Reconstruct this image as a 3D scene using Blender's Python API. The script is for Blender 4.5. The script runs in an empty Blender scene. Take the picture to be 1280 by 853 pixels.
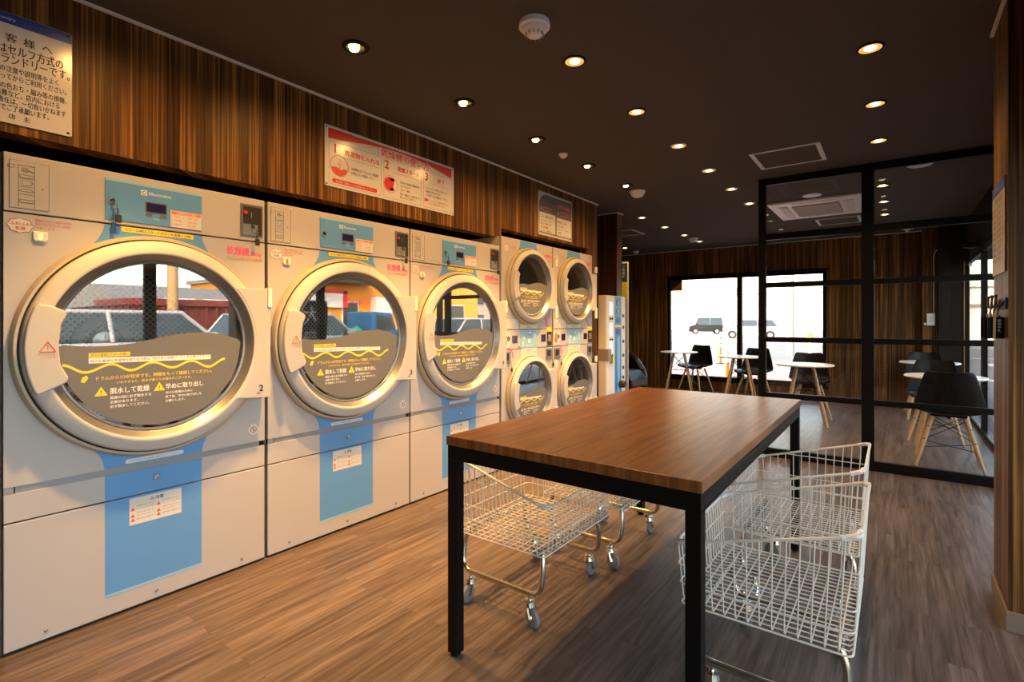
import bpy, bmesh, math, random
from mathutils import Vector, Matrix
C = bpy.context.scene
COL = C.collection
R = random.Random(7)
PI = math.pi
sin, cos = math.sin, math.cos

# ------------------------------------------------------------------ materials
def new_mat(name):
    m = bpy.data.materials.new(name); m.use_nodes = True
    nt = m.node_tree; nt.nodes.clear()
    out = nt.nodes.new('ShaderNodeOutputMaterial')
    return m, nt, out
def N(nt, t, **kw):
    n = nt.nodes.new(t)
    for k, v in kw.items(): setattr(n, k, v)
    return n
def principled(nt, out, col=(.8, .8, .8), rough=.5, metal=0, spec=.5):
    b = N(nt, 'ShaderNodeBsdfPrincipled')
    b.inputs['Base Color'].default_value = (*col, 1)
    b.inputs['Roughness'].default_value = rough
    b.inputs['Metallic'].default_value = metal
    b.inputs['Specular IOR Level'].default_value = spec
    nt.links.new(b.outputs[0], out.inputs[0])
    return b
def plain(name, col, rough=.5, metal=0, spec=.5, bump=0, bscale=300, var=0.0):
    m, nt, out = new_mat(name)
    b = principled(nt, out, col, rough, metal, spec)
    if var or bump:
        tc = N(nt, 'ShaderNodeTexCoord')
        nz = N(nt, 'ShaderNodeTexNoise'); nz.inputs['Scale'].default_value = bscale; nz.inputs['Detail'].default_value = 3
        nt.links.new(tc.outputs['Object'], nz.inputs['Vector'])
        if bump:
            bp = N(nt, 'ShaderNodeBump'); bp.inputs['Strength'].default_value = bump; bp.inputs['Distance'].default_value = .002
            nt.links.new(nz.outputs['Fac'], bp.inputs['Height']); nt.links.new(bp.outputs[0], b.inputs['Normal'])
        if var:
            mx = N(nt, 'ShaderNodeMix', data_type='RGBA')
            mx.inputs[6].default_value = (*[c * (1 - var) for c in col], 1); mx.inputs[7].default_value = (*[min(1, c * (1 + var)) for c in col], 1)
            nt.links.new(nz.outputs['Fac'], mx.inputs[0]); nt.links.new(mx.outputs[2], b.inputs['Base Color'])
    return m
def emit(name, col, s):
    m, nt, out = new_mat(name)
    e = N(nt, 'ShaderNodeEmission'); e.inputs[0].default_value = (*col, 1); e.inputs[1].default_value = s
    nt.links.new(e.outputs[0], out.inputs[0]); return m
def glass(name, f0, tint=(1, 1, 1)):
    # thin clear sheet: straight-through transmission plus a mirror reflection that grows at grazing angles
    m, nt, out = new_mat(name)
    lw = N(nt, 'ShaderNodeLayerWeight'); lw.inputs['Blend'].default_value = .5
    pw = N(nt, 'ShaderNodeMath', operation='POWER'); pw.inputs[1].default_value = 6.5
    nt.links.new(lw.outputs['Facing'], pw.inputs[0])
    ma = N(nt, 'ShaderNodeMath', operation='MULTIPLY_ADD'); ma.inputs[1].default_value = 1 - f0; ma.inputs[2].default_value = f0
    nt.links.new(pw.outputs[0], ma.inputs[0])
    t = N(nt, 'ShaderNodeBsdfTransparent'); t.inputs[0].default_value = (*tint, 1)
    g = N(nt, 'ShaderNodeBsdfGlossy'); g.inputs['Roughness'].default_value = .0
    mx = N(nt, 'ShaderNodeMixShader')
    nt.links.new(ma.outputs[0], mx.inputs[0]); nt.links.new(t.outputs[0], mx.inputs[1]); nt.links.new(g.outputs[0], mx.inputs[2])
    nt.links.new(mx.outputs[0], out.inputs[0]); return m
def ramp(nt, stops):
    r = N(nt, 'ShaderNodeValToRGB'); e = r.color_ramp.elements
    e[0].position, e[0].color = stops[0][0], (*stops[0][1], 1)
    e[1].position, e[1].color = stops[1][0], (*stops[1][1], 1)
    for p, c in stops[2:]:
        x = e.new(p); x.color = (*c, 1)
    return r
def wall_wood(name, dark, mid, light, k=1.0):
    # straight vertical striped veneer
    m, nt, out = new_mat(name)
    b = principled(nt, out, mid, .45, 0, .22)
    tc = N(nt, 'ShaderNodeTexCoord'); sp = N(nt, 'ShaderNodeSeparateXYZ'); nt.links.new(tc.outputs['Object'], sp.inputs[0])
    ad = N(nt, 'ShaderNodeMath', operation='ADD'); nt.links.new(sp.outputs[0], ad.inputs[0]); nt.links.new(sp.outputs[1], ad.inputs[1])
    def tex(su, sz, det, off):
        mu = N(nt, 'ShaderNodeMath', operation='MULTIPLY_ADD'); mu.inputs[1].default_value = su; mu.inputs[2].default_value = off; nt.links.new(ad.outputs[0], mu.inputs[0])
        mz = N(nt, 'ShaderNodeMath', operation='MULTIPLY'); mz.inputs[1].default_value = sz; nt.links.new(sp.outputs[2], mz.inputs[0])
        cb = N(nt, 'ShaderNodeCombineXYZ'); nt.links.new(mu.outputs[0], cb.inputs[0]); nt.links.new(mz.outputs[0], cb.inputs[1])
        nz = N(nt, 'ShaderNodeTexNoise'); nz.inputs['Scale'].default_value = 1; nz.inputs['Detail'].default_value = det; nz.inputs['Roughness'].default_value = .6
        nt.links.new(cb.outputs[0], nz.inputs['Vector']); return nz
    a = tex(75 * k, .9, 4, 3.1); c = tex(14 * k, .35, 2, 9.7)
    mm = N(nt, 'ShaderNodeMath', operation='MULTIPLY_ADD'); mm.inputs[1].default_value = .55
    hb = N(nt, 'ShaderNodeMath', operation='MULTIPLY'); hb.inputs[1].default_value = .45
    nt.links.new(a.outputs['Fac'], mm.inputs[0]); nt.links.new(c.outputs['Fac'], hb.inputs[0]); nt.links.new(hb.outputs[0], mm.inputs[2])
    r = ramp(nt, [(.36, dark), (.66, light), (.50, mid)])
    nt.links.new(mm.outputs[0], r.inputs[0]); nt.links.new(r.outputs[0], b.inputs['Base Color'])
    return m
def plank_wood(name, cols, plank=(.9, .075), rough=.38, grain=1.0, spec=.4, var=.5, mortar=.0012):
    # boards running along Y with stretched grain
    m, nt, out = new_mat(name)
    b = principled(nt, out, cols[1], rough, 0, spec)
    tc = N(nt, 'ShaderNodeTexCoord'); sp = N(nt, 'ShaderNodeSeparateXYZ'); nt.links.new(tc.outputs['Object'], sp.inputs[0])
    sw = N(nt, 'ShaderNodeCombineXYZ'); nt.links.new(sp.outputs[1], sw.inputs[0]); nt.links.new(sp.outputs[0], sw.inputs[1])
    fac = None
    if plank:
        br = N(nt, 'ShaderNodeTexBrick'); br.offset = .37; br.offset_frequency = 2
        br.inputs['Color1'].default_value = (0, 0, 0, 1); br.inputs['Color2'].default_value = (1, 1, 1, 1); br.inputs['Mortar'].default_value = (.2, .2, .2, 1)
        br.inputs['Scale'].default_value = 1; br.inputs['Mortar Size'].default_value = mortar; br.inputs['Brick Width'].default_value = plank[0]; br.inputs['Row Height'].default_value = plank[1]; br.inputs['Bias'].default_value = 0
        nt.links.new(sw.outputs[0], br.inputs['Vector'])
    # grain
    gm = N(nt, 'ShaderNodeCombineXYZ')
    my = N(nt, 'ShaderNodeMath', operation='MULTIPLY'); my.inputs[1].default_value = 2.2 * grain; nt.links.new(sp.outputs[1], my.inputs[0])
    mx_ = N(nt, 'ShaderNodeMath', operation='MULTIPLY'); mx_.inputs[1].default_value = 42 * grain; nt.links.new(sp.outputs[0], mx_.inputs[0])
    nt.links.new(mx_.outputs[0], gm.inputs[0]); nt.links.new(my.outputs[0], gm.inputs[1])
    if plank:
        mz = N(nt, 'ShaderNodeMath', operation='MULTIPLY'); mz.inputs[1].default_value = 37.0; nt.links.new(br.outputs['Color'], mz.inputs[0]); nt.links.new(mz.outputs[0], gm.inputs[2])
    nz = N(nt, 'ShaderNodeTexNoise'); nz.inputs['Scale'].default_value = 1; nz.inputs['Detail'].default_value = 5; nz.inputs['Roughness'].default_value = .62; nz.inputs['Distortion'].default_value = .5
    nt.links.new(gm.outputs[0], nz.inputs['Vector'])
    src = nz.outputs['Fac']
    if plank:
        mm = N(nt, 'ShaderNodeMath', operation='MULTIPLY_ADD'); mm.inputs[1].default_value = .16 * var
        sub = N(nt, 'ShaderNodeMath', operation='SUBTRACT'); sub.inputs[1].default_value = .08 * var; nt.links.new(src, sub.inputs[0])
        nt.links.new(br.outputs['Color'], mm.inputs[0]); nt.links.new(sub.outputs[0], mm.inputs[2]); src = mm.outputs[0]
    r = ramp(nt, [(.33, cols[0]), (.68, cols[2]), (.5, cols[1])])
    nt.links.new(src, r.inputs[0])
    last = r.outputs[0]
    if plank:
        dk = N(nt, 'ShaderNodeMix', data_type='RGBA'); nt.links.new(br.outputs['Fac'], dk.inputs[0]); nt.links.new(last, dk.inputs[6]); dk.inputs[7].default_value = (*[c * .45 for c in cols[0]], 1); last = dk.outputs[2]
    nt.links.new(last, b.inputs['Base Color'])
    bp = N(nt, 'ShaderNodeBump'); bp.inputs['Strength'].default_value = .12; bp.inputs['Distance'].default_value = .002
    nt.links.new(nz.outputs['Fac'], bp.inputs['Height']); nt.links.new(bp.outputs[0], b.inputs['Normal'])
    return m
def perforated(name):
    m, nt, out = new_mat(name)
    b = principled(nt, out, (.6, .6, .6), .4, .0)
    tc = N(nt, 'ShaderNodeTexCoord'); mp = N(nt, 'ShaderNodeMapping'); mp.inputs['Scale'].default_value = (0, 46, 46); mp.inputs['Rotation'].default_value = (PI / 4, 0, 0)
    nt.links.new(tc.outputs['Object'], mp.inputs[0])
    fr = N(nt, 'ShaderNodeVectorMath', operation='FRACTION'); nt.links.new(mp.outputs[0], fr.inputs[0])
    ds = N(nt, 'ShaderNodeVectorMath', operation='DISTANCE'); ds.inputs[1].default_value = (0, .5, .5); nt.links.new(fr.outputs[0], ds.inputs[0])
    gt = N(nt, 'ShaderNodeMath', operation='GREATER_THAN'); gt.inputs[1].default_value = .31; nt.links.new(ds.outputs['Value'], gt.inputs[0])
    mx = N(nt, 'ShaderNodeMix', data_type='RGBA'); mx.inputs[6].default_value = (.01, .01, .01, 1); mx.inputs[7].default_value = (.50, .49, .475, 1)
    nt.links.new(gt.outputs[0], mx.inputs[0]); nt.links.new(mx.outputs[2], b.inputs['Base Color'])
    mt = N(nt, 'ShaderNodeMath', operation='MULTIPLY'); mt.inputs[1].default_value = .1; nt.links.new(gt.outputs[0], mt.inputs[0]); nt.links.new(mt.outputs[0], b.inputs['Metallic'])
    return m

M = {}
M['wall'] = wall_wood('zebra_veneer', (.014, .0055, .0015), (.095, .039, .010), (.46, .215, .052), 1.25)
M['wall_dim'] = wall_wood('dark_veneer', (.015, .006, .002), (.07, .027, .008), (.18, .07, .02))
M['floor'] = plank_wood('oak_floor', [(.058, .042, .035), (.112, .084, .073), (.180, .140, .123)], plank=(.90, .075), rough=.36, var=.75, mortar=.0003)
M['table'] = plank_wood('table_veneer', [(.095, .030, .007), (.185, .064, .016), (.29, .108, .029)], plank=None, rough=.31, grain=1.15, spec=.5)
M['ceiling'] = plain('ceiling_paper', (.098, .082, .069), .9, 0, .1, .35, 220, .12)
M['trim'] = plain('grey_trim', (.68, .65, .62), .5)
M['base'] = plain('beige_baseboard', (.21, .155, .12), .5)
M['black'] = plain('black_metal', (.005, .0045, .0045), .45, 0, .12)
M['matte_black'] = plain('matte_black', (.006, .006, .006), .7, 0, .2)
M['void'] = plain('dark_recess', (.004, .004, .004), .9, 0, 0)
M['pane'] = glass('window_glass', .022)
M['doorglass'] = glass('door_glass', .22)
M['pale_yellow'] = plain('pale_yellow_sign', (.95, .78, .35), .5)
M['enamel'] = plain('dryer_enamel', (.50, .475, .475), .38, .0, .45, .02, 60)
M['enamel2'] = plain('dryer_ring_enamel', (.50, .485, .475), .45, 0, .5)
M['rimtan'] = plain('dryer_ring_edge', (.50, .42, .31), .4, .2)
M['greymetal'] = plain('grey_bevel', (.24, .24, .255), .3, .6)
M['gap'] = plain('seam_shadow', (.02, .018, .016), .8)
M['groove'] = plain('grey_groove', (.30, .31, .33), .4, .3)
M['blue'] = plain('blue_panel', (.12, .33, .70), .35)
M['blue_light'] = plain('pale_blue', (.30, .55, .75), .4)
M['white'] = plain('white_plastic', (.80, .79, .77), .4)
M['paper'] = plain('white_paper', (.70, .685, .66), .5)
M['signboard'] = plain('sign_board', (.66, .645, .63), .18, 0, .5)
M['yellow'] = plain('yellow_print', (.88, .68, .02), .4)
M['orange'] = plain('orange_print', (.90, .22, .03), .4)
M['red'] = plain('red_print', (.62, .02, .03), .35)
M['pink'] = plain('pink_print', (.88, .12, .28), .4)
M['ink'] = plain('black_ink', (.02, .02, .022), .5)
M['grey_ink'] = plain('grey_ink', (.30, .28, .27), .5)
M['brownred'] = plain('red_brown_ink', (.60, .13, .06), .5)
M['navy'] = plain('navy_band', (.012, .055, .30), .3)
M['lcd'] = plain('dark_display', (.02, .016, .09), .15, 0, .6)
M['decal'] = plain('grey_decal', (.15, .145, .14), .45)
M['decal_yellow'] = plain('decal_yellow', (.88, .66, .02), .4)
M['decal_white'] = plain('decal_white', (.85, .83, .78), .4)
M['perf'] = perforated('perforated_drum')
M['drum_metal'] = plain('drum_metal', (.60, .59, .57), .38, .3)
M['steel'] = plain('brushed_steel', (.55, .54, .52), .28, .9)
M['chrome'] = plain('chrome', (.72, .70, .66), .14, 1)
M['zinc'] = plain('zinc_tube', (.62, .58, .48), .2, .95)
M['wire'] = plain('cream_wire', (.78, .72, .64), .35)
M['rubber'] = plain('grey_rubber', (.20, .21, .22), .55)
M['darkplastic'] = plain('dark_plastic', (.02, .02, .022), .3)
M['shell'] = plain('black_shell', (.005, .005, .0055), .38, 0, .18)
M['cushion'] = plain('black_cushion', (.014, .016, .020), .45, 0, .4)
M['beech'] = plain('beech_leg', (.58, .37, .19), .45, 0, .4, .05, 40, .12)
M['tabletop_white'] = plain('white_laminate', (.78, .77, .75), .25)
M['gold'] = plain('gold_reflector', (.85, .55, .20), .22, .9)
M['lamp'] = emit('warm_lamp', (1, .70, .32), 14)
M['reflector_glow'] = emit('painted_reflector_glow', (1, .50, .10), 1.0)  # emission stands in for lamp light on the gold reflectors
M['white_lamp_cover'] = plain('opal_cover', (.75, .74, .72), .4)
M['ac_grille'] = plain('taupe_grille', (.36, .31, .27), .6)
M['leather'] = plain('black_leather', (.006, .006, .0065), .3, 0, .3)
M['asphalt'] = plain('asphalt', (.16, .165, .17), .85, 0, .2, .2, 40, .12)
M['concrete'] = plain('concrete', (.33, .305, .28), .85, 0, .2, 0, 8, .08)
M['roadline'] = plain('road_paint', (.6, .6, .6), .7)
M['redpave'] = plain('red_paving', (.30, .17, .16), .8)
M['car_white'] = plain('white_car_paint', (.50, .51, .52), .15, 0, .6)
M['car_black'] = plain('black_car_paint', (.02, .02, .022), .12, 0, .6)
M['car_silver'] = plain('silver_car_paint', (.30, .35, .38), .18, .4, .6)
M['car_blue'] = plain('blue_truck_paint', (.02, .10, .24), .2, 0, .6)
M['tarp'] = plain('green_tarp', (.03, .22, .13), .6, 0, .3, .3, 8, .2)
M['carglass'] = plain('car_window', (.03, .045, .05), .06, 0, .7)
M['tyre'] = plain('tyre', (.015, .015, .015), .8)
M['bollard'] = plain('orange_bollard', (.55, .14, .015), .5)
M['bld_red'] = plain('red_brown_cladding', (.16, .022, .02), .6)
M['bld_grey'] = plain('grey_house', (.22, .22, .22), .8)
M['bld_orange'] = plain('orange_facade', (.70, .26, .02), .7)
M['bld_cream'] = plain('cream_facade', (.52, .46, .37), .8)
M['bld_yellow'] = plain('yellow_facade', (.72, .42, .05), .8)
M['bld_white'] = plain('white_facade', (.80, .79, .77), .8)
M['pole'] = plain('concrete_pole', (.40, .37, .33), .8)
M['wood_pole'] = plain('brown_pole', (.42, .27, .13), .8)
M['banner_dark'] = plain('banner_cloth', (.03, .04, .06), .7)

# ------------------------------------------------------------------ mesh builder
class MB:
    def __init__(s): s.v = []; s.f = []; s.m = []
    def add(s, vs, fs, m=0):
        o = len(s.v); s.v += [tuple(v) for v in vs]
        for f in fs: s.f.append(tuple(i + o for i in f)); s.m.append(m)
        return s
    def box(s, x0, x1, y0, y1, z0, z1, m=0):
        v = [(x, y, z) for x in (x0, x1) for y in (y0, y1) for z in (z0, z1)]
        return s.add(v, [(0, 1, 3, 2), (4, 6, 7, 5), (0, 4, 5, 1), (2, 3, 7, 6), (0, 2, 6, 4), (1, 5, 7, 3)], m)
    def tube(s, pts, r, n=8, closed=False, m=0, caps=True):
        pts = [Vector(p) for p in pts]; k = len(pts); rs = r if isinstance(r, (list, tuple)) else [r] * k
        rings = []; up = None
        for i, p in enumerate(pts):
            a = pts[(i - 1) % k] if (i > 0 or closed) else p; b = pts[(i + 1) % k] if (i < k - 1 or closed) else p
            t = (b - a).normalized()
            if up is None:
                up = Vector((0, 0, 1)) if abs(t.z) < .9 else Vector((1, 0, 0))
            x = t.cross(up)
            if x.length < 1e-5: x = t.cross(Vector((0, 1, 0)))
            x.normalize(); y = x.cross(t).normalized(); up = y
            rings.append([p + (x * cos(2 * PI * j / n) + y * sin(2 * PI * j / n)) * rs[i] for j in range(n)])
        o = len(s.v)
        for q in rings: s.v += [tuple(v) for v in q]
        for i in range(k if closed else k - 1):
            i2 = (i + 1) % k
            for j in range(n):
                s.f.append((o + i * n + j, o + i * n + (j + 1) % n, o + i2 * n + (j + 1) % n, o + i2 * n + j)); s.m.append(m)
        if caps and not closed:
            s.f.append(tuple(o + j for j in range(n))[::-1]); s.m.append(m)
            s.f.append(tuple(o + (k - 1) * n + j for j in range(n))); s.m.append(m)
        return s
    def lathe(s, prof, c=(0, 0, 0), axis='Z', n=32, m=0, cap0=False, cap1=False, a0=0, a1=2 * PI):
        # prof: (radius, height along axis)
        o = len(s.v); k = len(prof); full = abs(a1 - a0 - 2 * PI) < 1e-6; nn = n if full else n + 1
        for r, h in prof:
            for j in range(nn):
                a = a0 + (a1 - a0) * j / n; p, q = r * cos(a), r * sin(a)
                v = {'Z': (p, q, h), 'X': (h, p, q), 'Y': (q, h, p)}[axis]
                s.v.append((v[0] + c[0], v[1] + c[1], v[2] + c[2]))
        for i in range(k - 1):
            for j in range(n):
                j2 = (j + 1) % nn
                s.f.append((o + i * nn + j, o + i * nn + j2, o + (i + 1) * nn + j2, o + (i + 1) * nn + j)); s.m.append(m)
        if cap0: s.f.append(tuple(o + j for j in range(nn))[::-1]); s.m.append(m)
        if cap1: s.f.append(tuple(o + (k - 1) * nn + j for j in range(nn))); s.m.append(m)
        return s
    def prism(s, poly, axis, a, b, m=0):
        # poly: 2D points; axis X -> (y,z), Y -> (x,z), Z -> (x,y)
        o = len(s.v); n = len(poly)
        for d in (a, b):
            for p, q in poly: s.v.append({'X': (d, p, q), 'Y': (p, d, q), 'Z': (p, q, d)}[axis])
        s.f.append(tuple(o + j for j in range(n))[::-1]); s.m.append(m)
        s.f.append(tuple(o + n + j for j in range(n))); s.m.append(m)
        for j in range(n): s.f.append((o + j, o + (j + 1) % n, o + n + (j + 1) % n, o + n + j)); s.m.append(m)
        return s
    def ribbon(s, top, bot, axis, a, b, m=0):
        # solid strip between two polylines of equal length in the plane of AXIS
        for i in range(len(top) - 1):
            s.prism([bot[i], bot[i + 1], top[i + 1], top[i]], axis, a, b, m)
        return s
    def sphere(s, c, r, n=16, k=10, m=0, sc=(1, 1, 1)):
        o = len(s.v)
        for i in range(k + 1):
            t = PI * i / k
            for j in range(n):
                a = 2 * PI * j / n
                s.v.append((c[0] + r * sc[0] * sin(t) * cos(a), c[1] + r * sc[1] * sin(t) * sin(a), c[2] + r * sc[2] * cos(t)))
        for i in range(k):
            for j in range(n):
                s.f.append((o + i * n + j, o + (i + 1) * n + j, o + (i + 1) * n + (j + 1) % n, o + i * n + (j + 1) % n)); s.m.append(m)
        return s
    def build(s, name, mats, parent=None, loc=(0, 0, 0), smooth=False, bevel=0, seg=2, fix=True, rotz=0):
        me = bpy.data.meshes.new(name)
        me.from_pydata(s.v, [], s.f)
        mats = mats if isinstance(mats, (list, tuple)) else [mats]
        for mt in mats: me.materials.append(M[mt] if isinstance(mt, str) else mt)
        if len(mats) > 1: me.polygons.foreach_set('material_index', s.m)
        if fix:
            bm = bmesh.new(); bm.from_mesh(me); bmesh.ops.remove_doubles(bm, verts=bm.verts, dist=1e-6)
            bmesh.ops.dissolve_degenerate(bm, edges=bm.edges, dist=1e-7)
            bmesh.ops.recalc_face_normals(bm, faces=bm.faces); bm.to_mesh(me); bm.free()
        me.update()
        o = bpy.data.objects.new(name, me); COL.objects.link(o); o.location = loc; o.rotation_euler.z = rotz
        if parent: o.parent = parent
        if smooth:
            me.polygons.foreach_set('use_smooth', [True] * len(me.polygons))
            try: me.set_sharp_from_angle(angle=math.radians(38))
            except Exception: pass
        if bevel:
            md = o.modifiers.new('bevel', 'BEVEL'); md.width = bevel; md.segments = seg; md.limit_method = 'ANGLE'; md.angle_limit = math.radians(40); md.harden_normals = False
        return o

def tag(o, label, cat, group=None, kind=None):
    if label: o['label'] = label
    if cat: o['category'] = cat
    if group: o['group'] = group
    if kind: o['kind'] = kind
    return o
def thing(name, loc, label, cat, group=None, rotz=0):
    o = bpy.data.objects.new(name, None); COL.objects.link(o); o.location = loc; o.rotation_euler.z = rotz; o.empty_display_size = .1
    return tag(o, label, cat, group)
def struct(o): o['kind'] = 'structure'; return o
def copy_tree(o, parent=None):
    c = o.copy(); COL.objects.link(c); c.parent = parent
    for ch in [x for x in o.children]: copy_tree(ch, c)
    return c
ORD = ['first', 'second', 'third', 'fourth', 'fifth', 'sixth', 'seventh', 'eighth', 'ninth', 'tenth']

_fc = {}
def glyphs(body, off=0):
    key = (body, off)
    if key in _fc: return _fc[key]
    c = bpy.data.curves.new('lettering_curve', 'FONT'); c.body = body; c.resolution_u = 2; c.size = 1; c.offset = off
    o = bpy.data.objects.new('lettering_curve', c)
    me = bpy.data.meshes.new_from_object(o)
    vs = [v.co[:2] for v in me.vertices]; fs = [tuple(p.vertices) for p in me.polygons]
    bpy.data.objects.remove(o); bpy.data.curves.remove(c); bpy.data.meshes.remove(me)
    _fc[key] = (vs, fs); return vs, fs
def lettering(items, mat, parent, d, name='lettering', face='+X', bold=0):
    # items: (text, u, v, size, align, [tracking width]); text lies in the plane at distance d facing FACE
    mb = MB()
    for it in items:
        body, u, v, size, al = it[:5]; wfix = it[5] if len(it) > 5 else None
        vs, fs = glyphs(body)
        if not vs: continue
        w = max(p[0] for p in vs); kx = size if not wfix else wfix / w
        off = {'L': 0, 'C': -w * kx / 2, 'R': -w * kx}[al]
        for lay, (bx, by) in enumerate([(0, 0)] if not bold else [(0, 0), (bold * .5, bold * .25), (bold, 0)] if bold < .1 else [(bold * .25 * cos(q * PI / 4), bold * .25 * sin(q * PI / 4)) for q in range(8)]):
            dl = d + lay * .00006 * (1 if face in ('+X', '+Y') else -1)
            pts = []
            for x, y in vs:
                a = u + off + x * kx + bx * size; b = v + (y + by) * size
                pts.append({'+X': (dl, a, b), '-X': (dl, -a, b), '-Y': (a, dl, b), '+Y': (-a, dl, b)}[face])
            mb.add(pts, fs)
    return mb.build(name, mat, parent, fix=False)
def flat(poly, mat, parent, d, name, t=.0008, extra=None):
    mb = MB().prism(poly, 'X', d, d + t)
    return mb.build(name, mat, parent)
def rect(y0, y1, z0, z1): return [(y0, z0), (y1, z0), (y1, z1), (y0, z1)]
def circ(cy, cz, r, n=24, a0=0, a1=2 * PI): return [(cy + r * cos(a0 + (a1 - a0) * i / n), cz + r * sin(a0 + (a1 - a0) * i / n)) for i in range(n + (0 if a1 - a0 > 6.28 else 1))]
def rrect(y0, y1, z0, z1, r, n=4):
    p = []
    for cy, cz, a in ((y1 - r, z0 + r, -PI / 2), (y1 - r, z1 - r, 0), (y0 + r, z1 - r, PI / 2), (y0 + r, z0 + r, PI)):
        p += [(cy + r * cos(a + PI / 2 * i / n), cz + r * sin(a + PI / 2 * i / n)) for i in range(n + 1)]
    return p
def plate_hole(mb, y0, y1, z0, z1, cy, cz, r, d0, d1, n=96, m=0):
    # plate in the YZ plane with a round hole
    ang = sorted(set([2 * PI * i / n for i in range(n)] + [math.atan2(z - cz, y - cy) % (2 * PI) for y in (y0, y1) for z in (z0, z1)]))
    def outer(a):
        c_, s_ = cos(a), sin(a); ts = []
        if abs(c_) > 1e-9: ts.append(((y1 if c_ > 0 else y0) - cy) / c_)
        if abs(s_) > 1e-9: ts.append(((z1 if s_ > 0 else z0) - cz) / s_)
        t = min(x for x in ts if x > 0); return cy + c_ * t, cz + s_ * t
    k = len(ang); o = len(mb.v)
    for a in ang:
        oy, oz = outer(a); iy, iz = cy + r * cos(a), cz + r * sin(a)
        mb.v += [(d1, oy, oz), (d1, iy, iz), (d0, iy, iz), (d0, oy, oz)]
    for i in range(k):
        j = (i + 1) % k; A, B = o + 4 * i, o + 4 * j
        for q in range(4):
            mb.f.append((A + q, B + q, B + (q + 1) % 4, A + (q + 1) % 4)); mb.m.append(m)
    return mb
SKY, SUN, EXPO = 1.3, 3.4, 0.08
# ------------------------------------------------------------------ big dryers
XF, WB, HB = -2.55, .955, 1.81
def door_parts(t, zc, k, small=False):
    # round door: K scales the ring; centre at local y = 0
    n = 96 if not small else 72
    fx = 1.0 if not small else .85
    door = MB().lathe([(.440 * k, .034 * fx), (.439 * k, .058 * fx), (.435 * k, .066 * fx), (.428 * k, .070 * fx), (.396 * k, .080 * fx), (.389 * k, .081 * fx), (.384 * k, .079 * fx), (.382 * k, .075 * fx)], (0, 0, zc), 'X', n).build('door', 'enamel2', t, smooth=True)
    MB().lathe([(.462 * k, 0.0005), (.464 * k, .006), (.462 * k, .028 * fx), (.455 * k, .037 * fx), (.446 * k, .038 * fx), (.440 * k, .034 * fx)], (0, 0, zc), 'X', n).build('door_rim', 'rimtan', door, smooth=True)
    MB().lathe([(.382 * k, .075 * fx), (.377 * k, .070 * fx), (.362 * k, .048 * fx), (.358 * k, .044 * fx), (.354 * k, .046 * fx), (.348 * k, .044 * fx), (.343 * k, .036 * fx)], (0, 0, zc), 'X', n).build('bevel', 'greymetal', door, smooth=True)
    MB().lathe([(.0001, .042 * fx), (.345 * k, .042 * fx), (.345 * k, .036 * fx), (.0001, .036 * fx)], (0, 0, zc), 'X', n).build('glass_pane', 'doorglass', door)
    MB().lathe([(.4465 * k, .0385 * fx), (.4435 * k, .0392 * fx), (.4402 * k, .0392 * fx)], (0, 0, zc), 'X', n).build('door_shadow_line', 'gap', door)  # thin dark ring painting the shadow line between rim and door
    return door
def handle_parts(t, zc, k):
    A = lambda y, z: (y * k, zc + (z - 1.1) * k)
    pl = [A(-.418, .962)] + [(.432 * k * cos(a), zc + .432 * k * sin(a)) for a in [PI + .26 - (.26 + .36) * i / 10 for i in range(11)]] + [A(-.392, 1.262), A(-.36, 1.256), A(-.326, 1.240), A(-.316, 1.228), A(-.333, 1.19), A(-.341, 1.11), A(-.335, 1.04), A(-.314, .992), A(-.318, .974), A(-.35, .958), A(-.398, .936)]
    pl = [A(-.398, .936), A(-.35, .958), A(-.318, .974), A(-.312, .992), A(-.335, 1.04), A(-.341, 1.11), A(-.333, 1.19), A(-.316, 1.228), A(-.326, 1.242), A(-.36, 1.258), A(-.396, 1.266)] + [(.435 * k * cos(a), zc + .435 * k * sin(a)) for a in [PI - .36 + (.36 + .36) * i / 12 for i in range(13)]]
    return MB().prism(pl, 'X', .05, .088 if k > .9 else .078).build('door_handle', 'enamel2', t, bevel=.006, seg=3)
def hinge_parts(t, zc, k, yo):
    arc = [(.393 * k * cos(a), zc + .393 * k * sin(a)) for a in [-.72 + 1.44 * i / 14 for i in range(15)]]
    pl = arc + [(yo, zc + .262 * k), (yo, zc - .272 * k), (.33 * k, zc - .262 * k)]
    return MB().prism(pl, 'X', .004, .082 if k > .9 else .070).build('hinge_plate', 'enamel2', t, bevel=.003)
DECAL_TEXT = {
 'head': ('次のお客様のためのお願い', '前のお客様の洗濯物を取り出す際は「取り出し依頼カード」をお使い下さい。'),
 'y': ('ドラムから1/3が目安です。時間をもって確認してください。', 'いれすぎると、乾きが悪くなる場合がございます。'),
 'h': ('脱水して乾燥', '早めに取り出し'),
 'b1': ('乾燥の前に必ず脱水する', '必要があります。', '必ず脱水してください。'),
 'b2': ('次のお客様のために', '終了後、早めの取り出しを', 'お願いします。')}
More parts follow.
